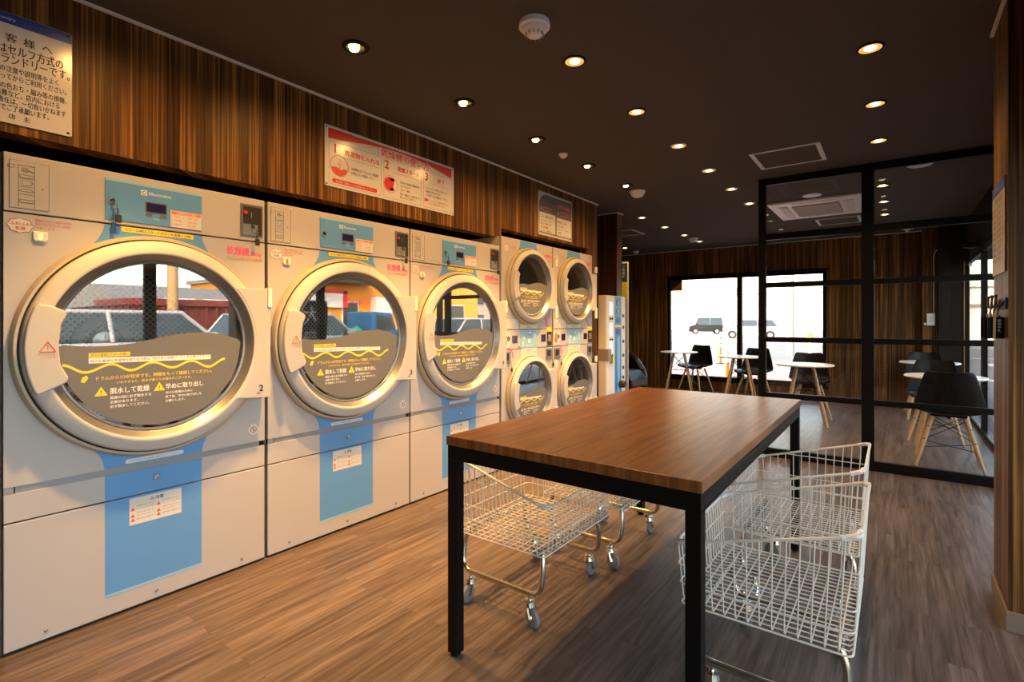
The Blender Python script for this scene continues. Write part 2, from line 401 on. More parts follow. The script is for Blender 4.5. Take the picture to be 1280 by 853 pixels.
def door_decal(t, zc, k, d, brief=False):
    Z = lambda z: zc + (z - 1.1) * k
    wv = [(-.345, 1.118), (-.319, 1.112), (-.247, 1.104), (-.19, 1.103), (-.145, 1.106), (-.09, 1.113), (-.034, 1.126), (.01, 1.136), (.056, 1.145), (.12, 1.152), (.186, 1.152), (.25, 1.142), (.322, 1.118), (.345, 1.110)]
    r = .334
    top, bot = [], []
    for i in range(61):
        y = -r + 2 * r * i / 60
        for j in range(len(wv) - 1):
            if wv[j][0] <= y <= wv[j + 1][0]:
                f = (y - wv[j][0]) / (wv[j + 1][0] - wv[j][0]); f = f * f * (3 - 2 * f) * .35 + f * .65; z = wv[j][1] + f * (wv[j + 1][1] - wv[j][1]); break
        h = math.sqrt(max(0, r * r - y * y))
        top.append((y * k, zc + max(-h, min(h, z - 1.1)) * k)); bot.append((y * k, zc - h * k))
    dec = MB().ribbon(top, bot, 'X', d, d + .0008).build('decal', 'decal', t)
    d1 = d + .0009
    mb = MB()
    pts = [(-.322, 1.036), (-.252, 1.004), (-.171, 1.031), (-.104, 1.002), (-.028, 1.030), (.047, 1.003), (.12, 1.027), (.193, .996), (.262, 1.028)]
    cl = []
    for i in range(len(pts) - 1):
        for q in range(8):
            f = q / 8; g = (1 - cos(PI * f)) / 2
            cl.append((pts[i][0] + (pts[i + 1][0] - pts[i][0]) * f, pts[i][1] + (pts[i + 1][1] - pts[i][1]) * g))
    cl.append(pts[-1])
    mb.ribbon([(y * k, Z(z + .005)) for y, z in cl], [(y * k, Z(z - .005)) for y, z in cl], 'X', d1, d1 + .0006)
    mb.prism([(y * k, Z(z)) for y, z in rect(-.243, -.108, 1.062, 1.078)], 'X', d1, d1 + .0005)
    for ty in (-.204, -.004):
        mb.prism([(y * k, Z(z)) for y, z in [(ty - .021, .908), (ty + .021, .908), (ty, .944)]], 'X', d1, d1 + .0005)
    mb.prism([(y * k, Z(z)) for y, z in [(-.268, .968), (-.255, .964), (-.244, .982), (-.249, .992), (-.262, .986)]], 'X', d1, d1 + .0005)
    mb.build('yellow_print', 'decal_yellow', dec)
    MB().prism([(y * k, Z(z)) for y, z in [(-.243, 1.038), (.20, 1.030), (.20, 1.050), (-.243, 1.060)]], 'X', d1, d1 + .0005).build('white_strip', 'decal_white', dec)
    T = lambda s, y, z, sz, w=None, al='L': (s, y * k, Z(z), sz * k, al) + ((w * k,) if w else ())
    dk = d1 + .0008
    lettering([T(DECAL_TEXT['head'][0], -.238, 1.0655, .012, .125), T(DECAL_TEXT['head'][1], -.238, 1.0415, .012, .43)], 'ink', dec, dk)
    lettering([T(DECAL_TEXT['y'][0], -.225, .971, .017, .43), T(DECAL_TEXT['y'][1], -.155, .952, .012, .275)], 'decal_yellow', dec, dk, bold=.03)
    it = [T(DECAL_TEXT['h'][0], -.176, .914, .027, .135), T(DECAL_TEXT['h'][1], .018, .914, .025, .15)]
    if not brief or True:
        for i in range(3):
            it.append(T(DECAL_TEXT['b1'][i], -.176, .892 - .0175 * i, .013)); it.append(T(DECAL_TEXT['b2'][i], .018, .892 - .0175 * i, .012))
    lettering(it, 'decal_white', dec, dk, bold=.045)
    for yy in (-.208, -.008): lettering([('!', yy * k, Z(.911), .028 * k, 'L')], 'ink', dec, dk, name='exclamation_mark')
    return dec
def drum_parts(t, zc, k, depth=.72):
    MB().lathe([(.343 * k, .030), (.352 * k, .01), (.345 * k, -.02), (.335 * k, -.06), (.405 * k, -.07), (.405 * k, -depth)], (0, 0, zc), 'X', 64).build('drum', 'drum_metal', t, smooth=True)
    b = MB().lathe([(.0001, -depth), (.405 * k, -depth)], (0, 0, zc), 'X', 64).build('drum_back', 'perf', t)
    MB().lathe([(.125 * k, -depth), (.125 * k, -depth + .03), (.105 * k, -depth + .045), (.085 * k, -depth + .03), (.085 * k, -depth)], (0, 0, zc), 'X', 40).build('hub_ring', 'white', b, smooth=True)
    MB().lathe([(.055 * k, -depth), (.05 * k, -depth + .05), (.0001, -depth + .055)], (0, 0, zc), 'X', 32).build('hub', 'steel', b, smooth=True)
def keyfob(t, y, z, d, tagm):
    kb = MB()
    ring = [(d + .02, y + .012 * cos(a), z - .018 + .014 * sin(a)) for a in [2 * PI * i / 14 for i in range(14)]]
    kb.tube(ring, .0014, 6, True); kb.box(d + .006, d + .018, y - .0025, y + .0025, z - .009, z + .009)
    kb.prism([(y + .010, z - .03), (y + .016, z - .03), (y + .016, z - .058), (y + .012, z - .062), (y + .010, z - .058)], 'X', d + .018, d + .0205)
    key = kb.build('key', 'chrome', t)
    MB().prism(rrect(y + .006, y + .026, z - .088, z - .056, .004), 'X', d + .015, d + .022).build('key_fob', tagm, key)
    return key
def pictograms(cy, z0, s=1):
    # instruction drawings engraved on the access lid
    mb = MB()
    def line(pts, r=.0009): mb.tube([(.0092, cy + y * s, z0 + z * s) for y, z in pts], r * s, 4)
    line([(-.022, .155), (-.022, .0), ]); line([(.022, .155), (.022, .0)])
    for z in (.152, .118, .105, .075, .058, .047, .028, .016): line([(-.022, z), (.022, z)])
    line([(-.022, .118), (-.016, .108), (.016, .108), (.022, .118)]); line([(-.022, .058), (-.008, .068), (.008, .068), (.022, .058)]); line([(-.022, .028), (-.016, .018), (.016, .018), (.022, .028)])
    line([(-.012, .098), (.012, .098), (.012, .08), (-.012, .08), (-.012, .098)]); line([(.014, .096), (.018, .09), (.014, .084)])
    mb.prism([(cy + y * s, z0 + z * s) for y, z in circ(-.004, .136, .010, 12)], 'X', .0085, .0095); line([(.0, .136), (.022, .131)], .002)
    line([(-.05, .150), (-.034, .150), (-.034, .139), (-.05, .139), (-.05, .150)])
    mb.sphere((.0085, cy + .045 * s, z0 + .075 * s), .003 * s, 8, 6)
    return mb

t = thing('tumble_dryer', (XF, .8675, 0), 'large dryer numbered two, with a long blue tag hanging from its panel key', 'dryer', 'large dryers along the wall')
h = WB / 2
cab = MB(); Xb = -.95
cab.add([(Xb, -h, 0), (Xb, h, 0), (Xb, h, HB), (Xb, -h, HB), (-.012, -h, 0), (-.012, h, 0), (-.012, h, HB), (-.012, -h, HB)], [(0, 1, 2, 3), (0, 3, 7, 4), (1, 5, 6, 2), (3, 2, 6, 7)])
plate_hole(cab, -h, h, .0, HB, 0, 1.1, .372, -.016, -.0125, m=1)
cab.build('cabinet', ['enamel', 'gap'], t)
g = .0035
MB().box(-.012, 0, -h + g, h - g, 1.600, HB).build('top_panel', 'enamel', t, bevel=.003)
plate_hole(MB(), -h + g, h - g, .604, 1.594, 0, 1.1, .371, -.012, 0).build('front_panel', 'enamel', t)
MB().box(-.0124, -.004, -h + .035, h - .03, .578, .604).box(-.004, -.0005, -h + g, -h + .03, .578, .602).box(-.012, -.006, h - .028, h - .012, .582, .598, 1).build('recess_grip', ['groove', 'matte_black'], t)
dr = MB().box(-.012, 0, -h + g, h - g, .476, .578).build('service_drawer', 'enamel', t, bevel=.002)
MB().lathe([(.0001, .012), (.010, .011), (.013, .004), (.014, 0)], (0, 0, .535), 'X', 20).build('drawer_lock', 'chrome', dr, smooth=True)
kp = MB().box(-.012, 0, -h + g, h - g, .012, .471).build('lower_panel', 'enamel', t, bevel=.003)
for yy in (-.36, 0.0, .36):
    MB().lathe([(.0001, .004), (.006, .003), (.007, 0)], (0, yy, .045), 'X', 10).build('screw', 'chrome', kp)
# blue stripe
flat(rect(-.18, .18, .476, .578), 'blue', dr, .0001, 'blue_stripe')
flat(rect(-.18, .18, .097, .471), 'blue', kp, .0001, 'blue_stripe')
flat(rect(-.18, .18, .086, .097), 'blue_light', kp, .0001, 'pale_edge')
arc = [(.464 * cos(a), 1.1 + .464 * sin(a)) for a in [PI * 1.5 - .49 + .98 * i / 20 for i in range(21)]]
bl = [(-.218, .690), (-.200, .668), (-.188, .640), (-.181, .604)]
flat(arc + [(-y, z) for y, z in bl[1:]] + bl[::-1], 'blue', t, .0001, 'blue_flare')
arc = [(.464 * cos(a), 1.1 + .464 * sin(a)) for a in [PI * .5 - .49 + .98 * i / 20 for i in range(21)]]
bl = [(-.200, 1.536), (-.186, 1.566), (-.181, 1.594)]
flat(arc + bl + [(-y, z) for y, z in bl[::-1]], 'blue', t, .0001, 'blue_flare')
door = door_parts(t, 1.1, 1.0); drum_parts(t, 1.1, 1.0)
hd = handle_parts(door, 1.1, 1.0); hg = hinge_parts(door, 1.1, 1.0, .462)
MB().box(.052, .088, .446, .466, 1.270, 1.366).build('hinge_block', 'white', door, bevel=.003)
door_decal(door, 1.1, 1.0, .0425)
# warning triangle on the handle
mb = MB(); zc = 1.092; yc = -.372
for i in range(3):
    P = [(yc - .022, zc), (yc + .022, zc), (yc, zc + .036)]
    mb.tube([(.0885, *P[i]), (.0885, *P[(i + 1) % 3])], .0016, 4)
mb.box(.0882, .0892, yc - .0015, yc + .0015, zc + .012, zc + .024).box(.0882, .0892, yc - .0015, yc + .0015, zc + .005, zc + .009)
mb.build('warning_triangle', 'brownred', hd)
lettering([('手をはさまない', yc, zc - .014, .0085, 'C'), ('ようご注意', yc, zc - .025, .0085, 'C')], 'brownred', hd, .0886)
# control panel
cp = MB().box(.0, .004, -.18, .18, 1.615, 1.782).build('control_panel', 'blue', t, bevel=.001)
MB().box(.004, .0046, -.18, .18, 1.772, 1.782).build('panel_edge', 'blue_light', cp)
MB().prism(rrect(-.042, .038, 1.664, 1.711, .003), 'X', .004, .0055).prism(rrect(-.040, -.018, 1.648, 1.661, .002), 'X', .004, .0055).prism(rrect(.014, .036, 1.648, 1.661, .002), 'X', .004, .0055).build('bezel', 'decal', cp)
MB().box(.0055, .0065, -.038, .034, 1.669, 1.706).build('display', 'lcd', cp)
lettering([('Electrolux', -.030, 1.7395, .017, 'L', .085), ('SELECT', -.002, 1.638, .007, 'C')], 'decal_white', cp, .0045, bold=.05)
MB().box(.004, .005, -.058, -.036, 1.7345, 1.7565).build('emblem', 'decal_white', cp)
MB().lathe([(.0001, .0056), (.0085, .0056)], (0, -.047, 1.7455), 'X', 24).build('emblem_disc', 'blue', cp)
MB().prism(circ(-.047, 1.7455, .005, 10, -PI / 2, PI / 2) + [(-.047, 1.7485), (-.051, 1.7485), (-.051, 1.7425), (-.047, 1.7425)], 'X', .0058, .0062).build('emblem_mark', 'decal_white', cp)
lb = MB().box(.004, .005, .052, .178, 1.617, 1.690).build('price_card', 'paper', cp)
MB().box(.005, .0055, .056, .174, 1.674, 1.687).box(.005, .0055, .056, .058, 1.620, 1.672).build('orange_band', 'orange', lb)
lettering([('乾燥料金のご案内', .115, 1.6765, .010, 'C')], 'paper', lb, .0057, bold=.05)
lettering([('100円', .066, 1.660, .009, 'L'), ('10 分', .066, 1.643, .013, 'L'), ('連続OK', .066, 1.627, .008, 'L'), ('高温・中温', .120, 1.660, .008, 'L'), ('低温 選択', .120, 1.643, .009, 'L'), ('8分/100円', .120, 1.627, .008, 'L')], 'brownred', lb, .0053)
lk = MB().lathe([(.0001, .012), (.009, .012), (.012, .008), (.013, .004)], (0, -.158, 1.690), 'X', 20).build('panel_lock', 'chrome', cp, smooth=True)
keyfob(lk, -.158, 1.690, .006, 'ink')
bt = MB().tube([(.018, -.156, 1.662), (.02, -.157, 1.63), (.018, -.157, 1.60)], .0016, 6).prism(rrect(-.164, -.150, 1.558, 1.602, .004), 'X', .014, .022).build('blue_tag', 'navy', lk)
# yellow strip
ys = flat([(-.125, 1.572), (.145, 1.572), (.145, 1.592), (-.125, 1.592)], 'yellow', t, .0010, 'yellow_strip')
lettering([('エラーの時はスタートボタンを長押し (3秒)', .01, 1.577, .0125, 'C', .25)], 'ink', ys, .0020, bold=.03)
# access lid
lid = MB().box(.0, .002, -.458, -.352, 1.614, 1.784).build('access_lid', 'enamel', t, bevel=.002)
MB().tube([(.0015, -.459, 1.613), (.0015, -.351, 1.613), (.0015, -.351, 1.785), (.0015, -.459, 1.785)], .0012, 4, True).build('lid_seam', 'grey_ink', lid)
o = pictograms(-.413, 1.618).build('pictogram', 'grey_ink', lid); o.location.x = -.0065
# coin box
cb = MB(); y0, y1, z0, z1 = .354, .462, 1.620, 1.778
cb.box(.0, .005, y0, y1, z0, z1); cbo = cb.build('coin_box', 'greymetal', t, bevel=.001)
MB().box(.005, .006, y0 + .012, y1 - .014, z0 + .062, z1 - .012).box(.005, .007, y1 - .022, y1 - .006, z0 + .008, z1 - .012).build('coin_plate', 'gap', cbo)
MB().box(.006, .010, .40, .405, 1.712, 1.738).build('coin_slot', 'steel', cbo)
MB().box(.0055, .007, y0 + .01, y1 - .03, z0 + .006, z0 + .058).build('coin_tray', 'steel', cbo)
MB().lathe([(.0001, .016), (.009, .015), (.010, .006)], (0, .374, 1.735), 'X', 16).build('return_button', 'red', cbo, smooth=True)
lk = MB().lathe([(.0001, .014), (.010, .014), (.012, .006)], (0, .408, 1.668), 'X', 18).build('coin_lock', 'chrome', cbo, smooth=True)
keyfob(lk, .408, 1.664, .008, 'ink')
# stickers
bb = [(-.430 + .034 * (1 + .07 * cos(8 * a)) * cos(a), 1.551 + .026 * (1 + .07 * cos(8 * a)) * sin(a)) for a in [2 * PI * i / 64 for i in range(64)]]
st = flat(bb, 'paper', t, .0002, 'bubble_sticker')
MB().tube([(.0012, y, z) for y, z in bb], .0009, 4, True).build('sticker_outline', 'brownred', st)
lettering([('ふわふわ', -.430, 1.5515, .0145, 'C'), ('乾燥', -.430, 1.535, .014, 'C')], 'brownred', st, .0012, bold=.05)
lettering([('乾燥終了直前は温風が止まり', -.390, 1.572, .0115, 'L', .105), ('自然冷却で少しずつ衣類を', -.390, 1.558, .0115, 'L', .105), ('冷まします', -.390, 1.544, .0115, 'L')], 'brownred', t, .0006)
lp = MB().prism([(-.397, 1.534), (-.355, 1.534), (-.355, 1.506), (-.361, 1.497), (-.391, 1.497), (-.397, 1.506)], 'X', .0, .010).build('signal_lamp', 'white', t, bevel=.003)
MB().box(.010, .0112, -.384, -.370, 1.503, 1.529).build('lamp_window', 'gold', lp)
pt = flat([(.29, 1.515), (.30, 1.500), (.462, 1.500), (.462, 1.515)], 'rimtan', t, .0002, 'capacity_base')
lettering([('乾燥機', .288, 1.526, .045, 'L', .108)], 'pink', t, .0008, bold=.06)
lettering([('30kg', .402, 1.527, .028, 'L', .055)], 'pink', t, .0008, bold=.06)
lettering([('8分/100円', .36, 1.502, .016, 'L', .095)], 'orange', pt, .0014, bold=.03)
ns = flat(circ(.418, .668, .027, 28), 'paper', t, .0002, 'no_smoking_sticker')
mb = MB().tube([(.0014, .418 + .014 * cos(a), .666 + .014 * sin(a)) for a in [2 * PI * i / 20 for i in range(20)]], .0014, 4, True)
mb.tube([(.0014, .408, .676), (.0014, .428, .656)], .0014, 4).box(.0010, .0018, .414, .423, .660, .664).box(.001, .0018, .414, .419, .667, .673)
for q in (-1, 1): mb.sphere((.001, .418 + q * .019, .684), .003, 6, 4)
mb.build('no_smoking_mark', 'brownred', ns)
ws = flat(rrect(-.112, .105, .612, .630, .008), 'paper', t, .0010, 'white_strip')
lettering([('フィルターの清掃は毎日行ってください', -.003, .6165, .010, 'C', .18)], 'grey_ink', ws, .0020)
wc = flat(rect(-.098, .096, .352, .463), 'paper', kp, .0010, 'caution_card')
lettering([('△ 注意', 0, .441, .016, 'C')], 'ink', wc, .0020, bold=.05)
lettering([(s, y, z, .0085, 'L', .072) for y in (-.074, .020) for z, s in ((.424, '可燃物は入れない'), (.413, 'ガソリンなど禁止'), (.396, '子供を近づけない'), (.385, '中に入らないこと'), (.370, '異常時は連絡する'))], 'grey_ink', wc, .0020)
mb = MB()
for y in (-.086, .008):
    for z in (.417, .389, .372): mb.prism([(y - .008, z - .006), (y + .008, z - .006), (y, z + .009)], 'X', .0018, .0024)
mb.build('caution_mark', 'brownred', wc)
D1 = t
lab = {3: ('large dryer numbered three, standing between the other two large dryers', 1.8325, '3'),
       4: ('large pale dryer numbered four, next to the stacked pair of small dryers', 2.7925, '4')}
for kx, (lb_, yc, num) in lab.items():
    c = copy_tree(D1); c.location = (XF, yc, 0); c['label'] = lb_
    # only the first dryer has the long blue tag and the panel key
    doomed = []
    for ch in list(c.children_recursive):
        if ch.name.startswith('blue_tag') or (num == '3' and ch.name.split('.')[0] in ('key', 'key_fob') and 'panel_lock' in (ch.parent.name + (ch.parent.parent.name if ch.parent.parent else ''))): doomed.append(ch)
    for ch in doomed: bpy.data.objects.remove(ch)
    lettering([(num, .412, .864, .044, 'C'), ('No.', .392, .852, .012, 'L')], 'ink', [x for x in c.children_recursive if x.name.startswith('hinge_plate')][0], .0832, bold=.05)
lettering([('2', .412, .864, .044, 'C'), ('No.', .392, .852, .012, 'L')], 'ink', hg, .0832, bold=.05)

# ------------------------------------------------------------------ stacked dryers
WS, HS = .775, 1.895
t = thing('stacked_dryer', (XF, 3.675, 0), 'two-door stacked dryer beside the large dryer numbered four', 'dryer', 'stacked dryers with two doors')
h = WS / 2; KS = .715
cab = MB()
cab.add([(Xb, -h, 0), (Xb, h, 0), (Xb, h, HS), (Xb, -h, HS), (-.012, -h, 0), (-.012, h, 0), (-.012, h, HS), (-.012, -h, HS)], [(0, 1, 2, 3), (0, 3, 7, 4), (1, 5, 6, 2), (3, 2, 6, 7)])
ZU, ZL = 1.505, .585
plate_hole(cab, -h, h, 1.06, HS, 0, ZU, .266, -.016, -.0125, m=1); plate_hole(cab, -h, h, 0, 1.06, 0, ZL, .266, -.016, -.0125, m=1)
cab.build('cabinet', ['enamel', 'gap'], t)
plate_hole(MB(), -h + g, h - g, 1.137, HS, 0, ZU, .265, -.012, 0).build('upper_panel', 'enamel', t)
cb_ = MB().box(-.012, 0, -h + g, h - g, .972, 1.132).build('control_panel', 'enamel', t, bevel=.002)
plate_hole(MB(), -h + g, h - g, .14, .967, 0, ZL, .265, -.012, 0).build('lower_panel', 'enamel', t)
MB().box(-.012, 0, -h + g, h - g, .012, .135).build('kick_panel', 'enamel', t, bevel=.002)
for zc in (ZU, ZL):
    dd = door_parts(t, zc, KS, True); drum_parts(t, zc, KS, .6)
    handle_parts(dd, zc, KS)
    hq = hinge_parts(dd, zc, KS, .36)
    for (pa, pb) in ((.20, .262), (-.27, -.16)):
        MB().box(.058, .074, .33, .366, zc + pa, zc + pb).build('hinge_block', 'white', dd, bevel=.002)
    door_decal(dd, zc, KS, .0365)
    s_ = 1 if zc == ZU else -1
    if zc == ZU:
        arc = [(.332 * cos(a), zc + .332 * sin(a)) for a in [PI * .5 - .5 + 1.0 * i / 14 for i in range(15)]]
        flat(arc + [(-.135, zc + .32), (-.125, zc + .352), (-.12, HS - .005), (.12, HS - .005), (.125, zc + .352), (.135, zc + .32)], 'blue', t, .0001, 'blue_flare')
        arc = [(.332 * cos(a), zc + .332 * sin(a)) for a in [PI * 1.5 - .5 + 1.0 * i / 14 for i in range(15)]]
        flat(arc + [(.14, 1.2), (.128, 1.137), (-.128, 1.137), (-.14, 1.2)], 'blue', t, .0001, 'blue_flare')
flat(rect(-.125, .135, 1.170, 1.196), 'yellow', t, .001, 'yellow_strip')
fy = flat(rect(-.125, .135, 1.139, 1.170), 'paper', t, .001, 'white_strip')
lettering([('洗濯物の入れすぎにご注意', 0, 1.178, .014, 'C', .23), ('ご確認ください', 0, 1.149, .013, 'C')], 'ink', fy, .0022)
pc = flat(rect(-.365, -.150, 1.142, 1.222), 'paper', t, .001, 'notice_card')
lettering([('ご利用方法', -.26, 1.203, .014, 'C')] + [('洗濯物を入れて扉を閉める', -.355, 1.187 - .013 * i, .009, 'L', .19) for i in range(4)], 'grey_ink', pc, .002)
bc = MB().box(.0, .003, -.122, .134, .978, 1.128).build('blue_panel', 'blue_light', cb_)
lettering([('Electrolux', .006, .992, .02, 'C', .10)], 'decal_white', bc, .0035, bold=.05)
MB().prism(circ(.006, 1.033, .018, 16), 'X', .003, .0036).prism(circ(-.07, 1.06, .014, 12), 'X', .003, .0036).prism(circ(.092, 1.08, .020, 12), 'X', .003, .0036).box(.003, .0036, -.09, -.075, .99, 1.03).build('panel_print', 'decal_white', bc)
MB().lathe([(.0001, .012), (.010, .011), (.012, .003)], (0, .006, 1.098), 'X', 14).build('panel_lock', 'chrome', bc)
for yq in (-.20, .235):
    MB().box(.0, .003, yq - .035, yq + .035, 1.022, 1.085).build('display', 'lcd', cb_)
    MB().lathe([(.0001, .006), (.008, .005), (.009, 0)], (0, yq + .055, .99), 'X', 12).build('knob', 'chrome', cb_)
ck = flat(rect(-.375, -.265, .985, 1.118), 'paper', cb_, .0002, 'picture_sticker')
MB().box(.001, .0016, -.36, -.285, 1.105, 1.118).build('yellow_tab', 'yellow', ck)
MB().prism(circ(-.335, 1.03, .028, 16), 'X', .001, .0017).prism(circ(-.33, 1.075, .02, 16), 'X', .001, .0017).build('red_figure', 'brownred', ck)
MB().prism(circ(-.29, 1.06, .022, 16), 'X', .001, .0017).build('grey_figure', 'decal', ck)
ct = MB().prism(rrect(.295, .37, .985, 1.11, .01), 'X', .0, .006).build('card_reader', 'gap', cb_)
MB().box(.006, .0068, .305, .36, 1.02, 1.085).build('reader_label', 'gold', ct)
MB().box(.0, .004, .29, .376, 1.105, 1.150).build('yellow_tab', 'yellow', ct)
fl = flat(rect(-.112, .126, .882, .972), 'paper', t, .001, 'flyer')
lettering([('かんたん操作ガイド', .007, .950, .014, 'C')] + [('コインを入れてスタートを押す', .007, .935 - .013 * i, .009, 'C', .2) for i in range(4)], 'brownred', fl, .002)
for yq, zq in ((-.315, .905), (.325, .905)):
    q = MB().box(.0, .008, yq - .05, yq + .045, zq - .05, zq + .05).build('coin_box', 'greymetal', t, bevel=.001)
    MB().box(.008, .010, yq - .035, yq + .02, zq - .02, zq + .035).build('coin_plate', 'gap', q)
    lk = MB().lathe([(.0001, .018), (.010, .017), (.012, .008)], (0, yq + .018, zq - .028), 'X', 14).build('coin_lock', 'chrome', q)
    keyfob(lk, yq + .018, zq - .028, .01, 'ink')
MB().prism([(-.34, .985), (-.30, .972), (-.245, .955), (-.235, .965), (-.27, .985)], 'X', .001, .002).prism([(-.25, .96), (-.235, .955), (-.22, .90), (-.23, .895)], 'X', .001, .002).build('pink_ribbon', 'pink', t)
MB().prism([(.25, 1.235), (.265, 1.24), (.30, 1.17), (.33, 1.15), (.325, 1.14), (.29, 1.155)], 'X', .001, .002).build('pink_ribbon', 'pink', t)
bb = [(-.315 + .030 * (1 + .06 * cos(8 * a)) * cos(a), 1.805 + .024 * (1 + .06 * cos(8 * a)) * sin(a)) for a in [2 * PI * i / 48 for i in range(48)]]
st = flat(bb, 'paper', t, .0002, 'bubble_sticker')
lettering([('ふわふわ', -.315, 1.806, .012, 'C'), ('乾燥', -.315, 1.792, .012, 'C')], 'brownred', st, .0012, bold=.05)
lettering([('乾燥終了直前は温風が', -.275, 1.822, .010, 'L', .09), ('止まり自然冷却します', -.275, 1.808, .010, 'L', .09)], 'brownred', t, .0006)
lettering([('乾燥機', .258, 1.785, .036, 'L', .10), ('15kg', .31, 1.745, .024, 'L')], 'pink', t, .0008, bold=.06)
c = copy_tree(t); c.location = (XF, 4.46, 0); c['label'] = 'two-door stacked dryer at the end of the row, next to the payment machine'
# ------------------------------------------------------------------ room shell
ZC = 2.48
XR = .75
struct(MB().box(-5.0, XR + .08, -2.7, 9.25, -.15, 0).build('floor', 'floor'))
struct(MB().box(-5.0, 1.0, -2.8, 9.4, ZC, ZC + .14).build('ceiling', 'ceiling'))
wl = MB().box(-2.70, -2.60, -2.7, 3.352, 1.893, ZC).box(-2.70, -2.60, 3.352, 5.06, 1.972, ZC).box(-2.70, -2.60, 4.862, 5.06, 0, 1.972).box(-2.70, -2.60, -2.7, .375, 0, 1.893)
struct(wl.build('wall_left', 'wall'))
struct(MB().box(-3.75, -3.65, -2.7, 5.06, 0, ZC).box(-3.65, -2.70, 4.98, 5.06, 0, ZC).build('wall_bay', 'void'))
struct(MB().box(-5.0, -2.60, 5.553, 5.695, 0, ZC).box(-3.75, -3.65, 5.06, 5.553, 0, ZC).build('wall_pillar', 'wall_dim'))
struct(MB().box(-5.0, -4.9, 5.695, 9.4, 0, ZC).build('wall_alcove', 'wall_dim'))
WX0, WX1, WZ0, WZ1 = -3.33, -.84, .20, 2.0
struct(MB().box(-5.0, WX0, 9.25, 9.40, 0, ZC).box(WX1, XR + .03, 9.25, 9.40, 0, ZC).box(WX0, WX1, 9.25, 9.40, 0, WZ0).box(WX0, WX1, 9.25, 9.40, WZ1, ZC).build('wall_back', 'wall'))
struct(MB().box(.31, .47, 9.07, 9.25, 0, ZC).build('wall_return', 'wall'))
struct(MB().box(.47, XR - .02, 8.95, 9.25, 0, ZC).build('wall_corner', 'matte_black'))
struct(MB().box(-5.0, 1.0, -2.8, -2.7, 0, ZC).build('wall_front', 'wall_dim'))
struct(MB().box(XR - .02, 1.0, -2.7, 8.95, 2.0, ZC).build('wall_right', 'matte_black'))
col_ = struct(MB().box(.355, 1.0, 2.753, 3.115, 0, ZC).build('wall_column', 'wall'))
struct(MB().box(.347, 1.0, 2.745, 3.119, 0, .078).build('baseboard_column', 'base', bevel=.002))
# slim trims where wall meets ceiling
struct(MB().box(-2.60, -2.588, -2.7, 5.072, ZC - .012, ZC).build('trim_1', 'trim'))
struct(MB().box(-2.588, -2.0, 9.238, 9.25, ZC - .010, ZC).box(-5, -2.588, 9.238, 9.25, ZC - .010, ZC).box(-2.0, .31, 9.238, 9.25, ZC - .010, ZC).build('trim_2', 'trim'))
struct(MB().box(-3.65, -2.588, 5.541, 5.553, ZC - .012, ZC).box(-2.60, -2.588, 5.541, 5.71, ZC - .012, ZC).build('trim_3', 'trim'))
struct(MB().box(.343, .355, 2.741, 3.119, ZC - .012, ZC).box(.343, 1.0, 2.741, 2.753, ZC - .012, ZC).build('trim_4', 'trim'))

# windows: back wall
def window(name, frame, panes):
    w = struct(frame.build(name, 'black', bevel=.002))
    for p in panes: p.build('glass_pane', 'pane', w)
    return w
f = MB(); fw = .05
f.box(WX0, WX1, 9.26, 9.34, WZ0, WZ0 + fw).box(WX0, WX1, 9.26, 9.34, WZ1 - fw, WZ1).box(WX0, WX0 + fw, 9.26, 9.34, WZ0, WZ1).box(WX1 - fw, WX1, 9.26, 9.34, WZ0, WZ1).box(-2.14, -2.06, 9.26, 9.34, WZ0, WZ1)
f.box(WX0 - .03, WX1 + .03, 9.235, 9.26, WZ0 - .03, WZ0).box(WX0 - .03, WX1 + .03, 9.235, 9.26, WZ1, WZ1 + .03)
window('window_1', f, [MB().box(WX0 + fw, -2.14, 9.295, 9.301, WZ0 + fw, WZ1 - fw), MB().box(-2.06, WX1 - fw, 9.295, 9.301, WZ0 + fw, WZ1 - fw)])
# glazed front on the right
mull = [-2.7, -.95, .45, 1.91, 2.753]
def front_glazing(name, ys, y0, y1):
    f = MB(); X0, X1 = XR - .01, XR + .035
    f.box(X0, X1, y0, y1, 0, .05).box(X0, X1, y0, y1, 1.94, 2.0)
    pn = []
    for i, y in enumerate(ys):
        w = .05 if 0 < i < len(ys) - 1 else .035
        f.box(X0, X1, max(y0, y - w), min(y1, y + w), .05, 1.94)
    for a, b in zip(ys[:-1], ys[1:]): pn.append(MB().box(XR + .012, XR + .018, a, b, .05, 1.94))
    return window(name, f, pn)
front_glazing('window_2', mull, -2.7, 2.753)
front_glazing('window_3', [3.115, 3.755, 5.07, 5.87, 7.35, 8.95], 3.115, 8.95)

# ------------------------------------------------------------------ glazed partition
t = thing('glass_partition', (0, 5.05, 0), 'black-framed glass partition with gridded panes between laundry and seating area', 'partition')
PX0, PX1 = -.985, XR - .02
for a, b in ((PX0, -.925), (-.215, -.130), (PX1 - .05, PX1)):
    MB().box(a, b, 0, .05, 0, ZC).build('post', 'black', t, bevel=.002)
rails = [(0, .075), (.525, .57), (1.02, 1.065), (1.505, 1.55), (1.93, 1.985), (2.42, ZC)]
for a, b in ((-.925, -.215), (-.130, PX1 - .05)):
    for z0, z1 in rails: MB().box(a, b, .004, .046, z0, z1).build('rail', 'black', t, bevel=.002)
    for (q0, q1), (r0, r1) in zip(rails[:-1], rails[1:]): MB().box(a, b, .022, .028, q1, r0).build('glass_pane', 'pane', t)

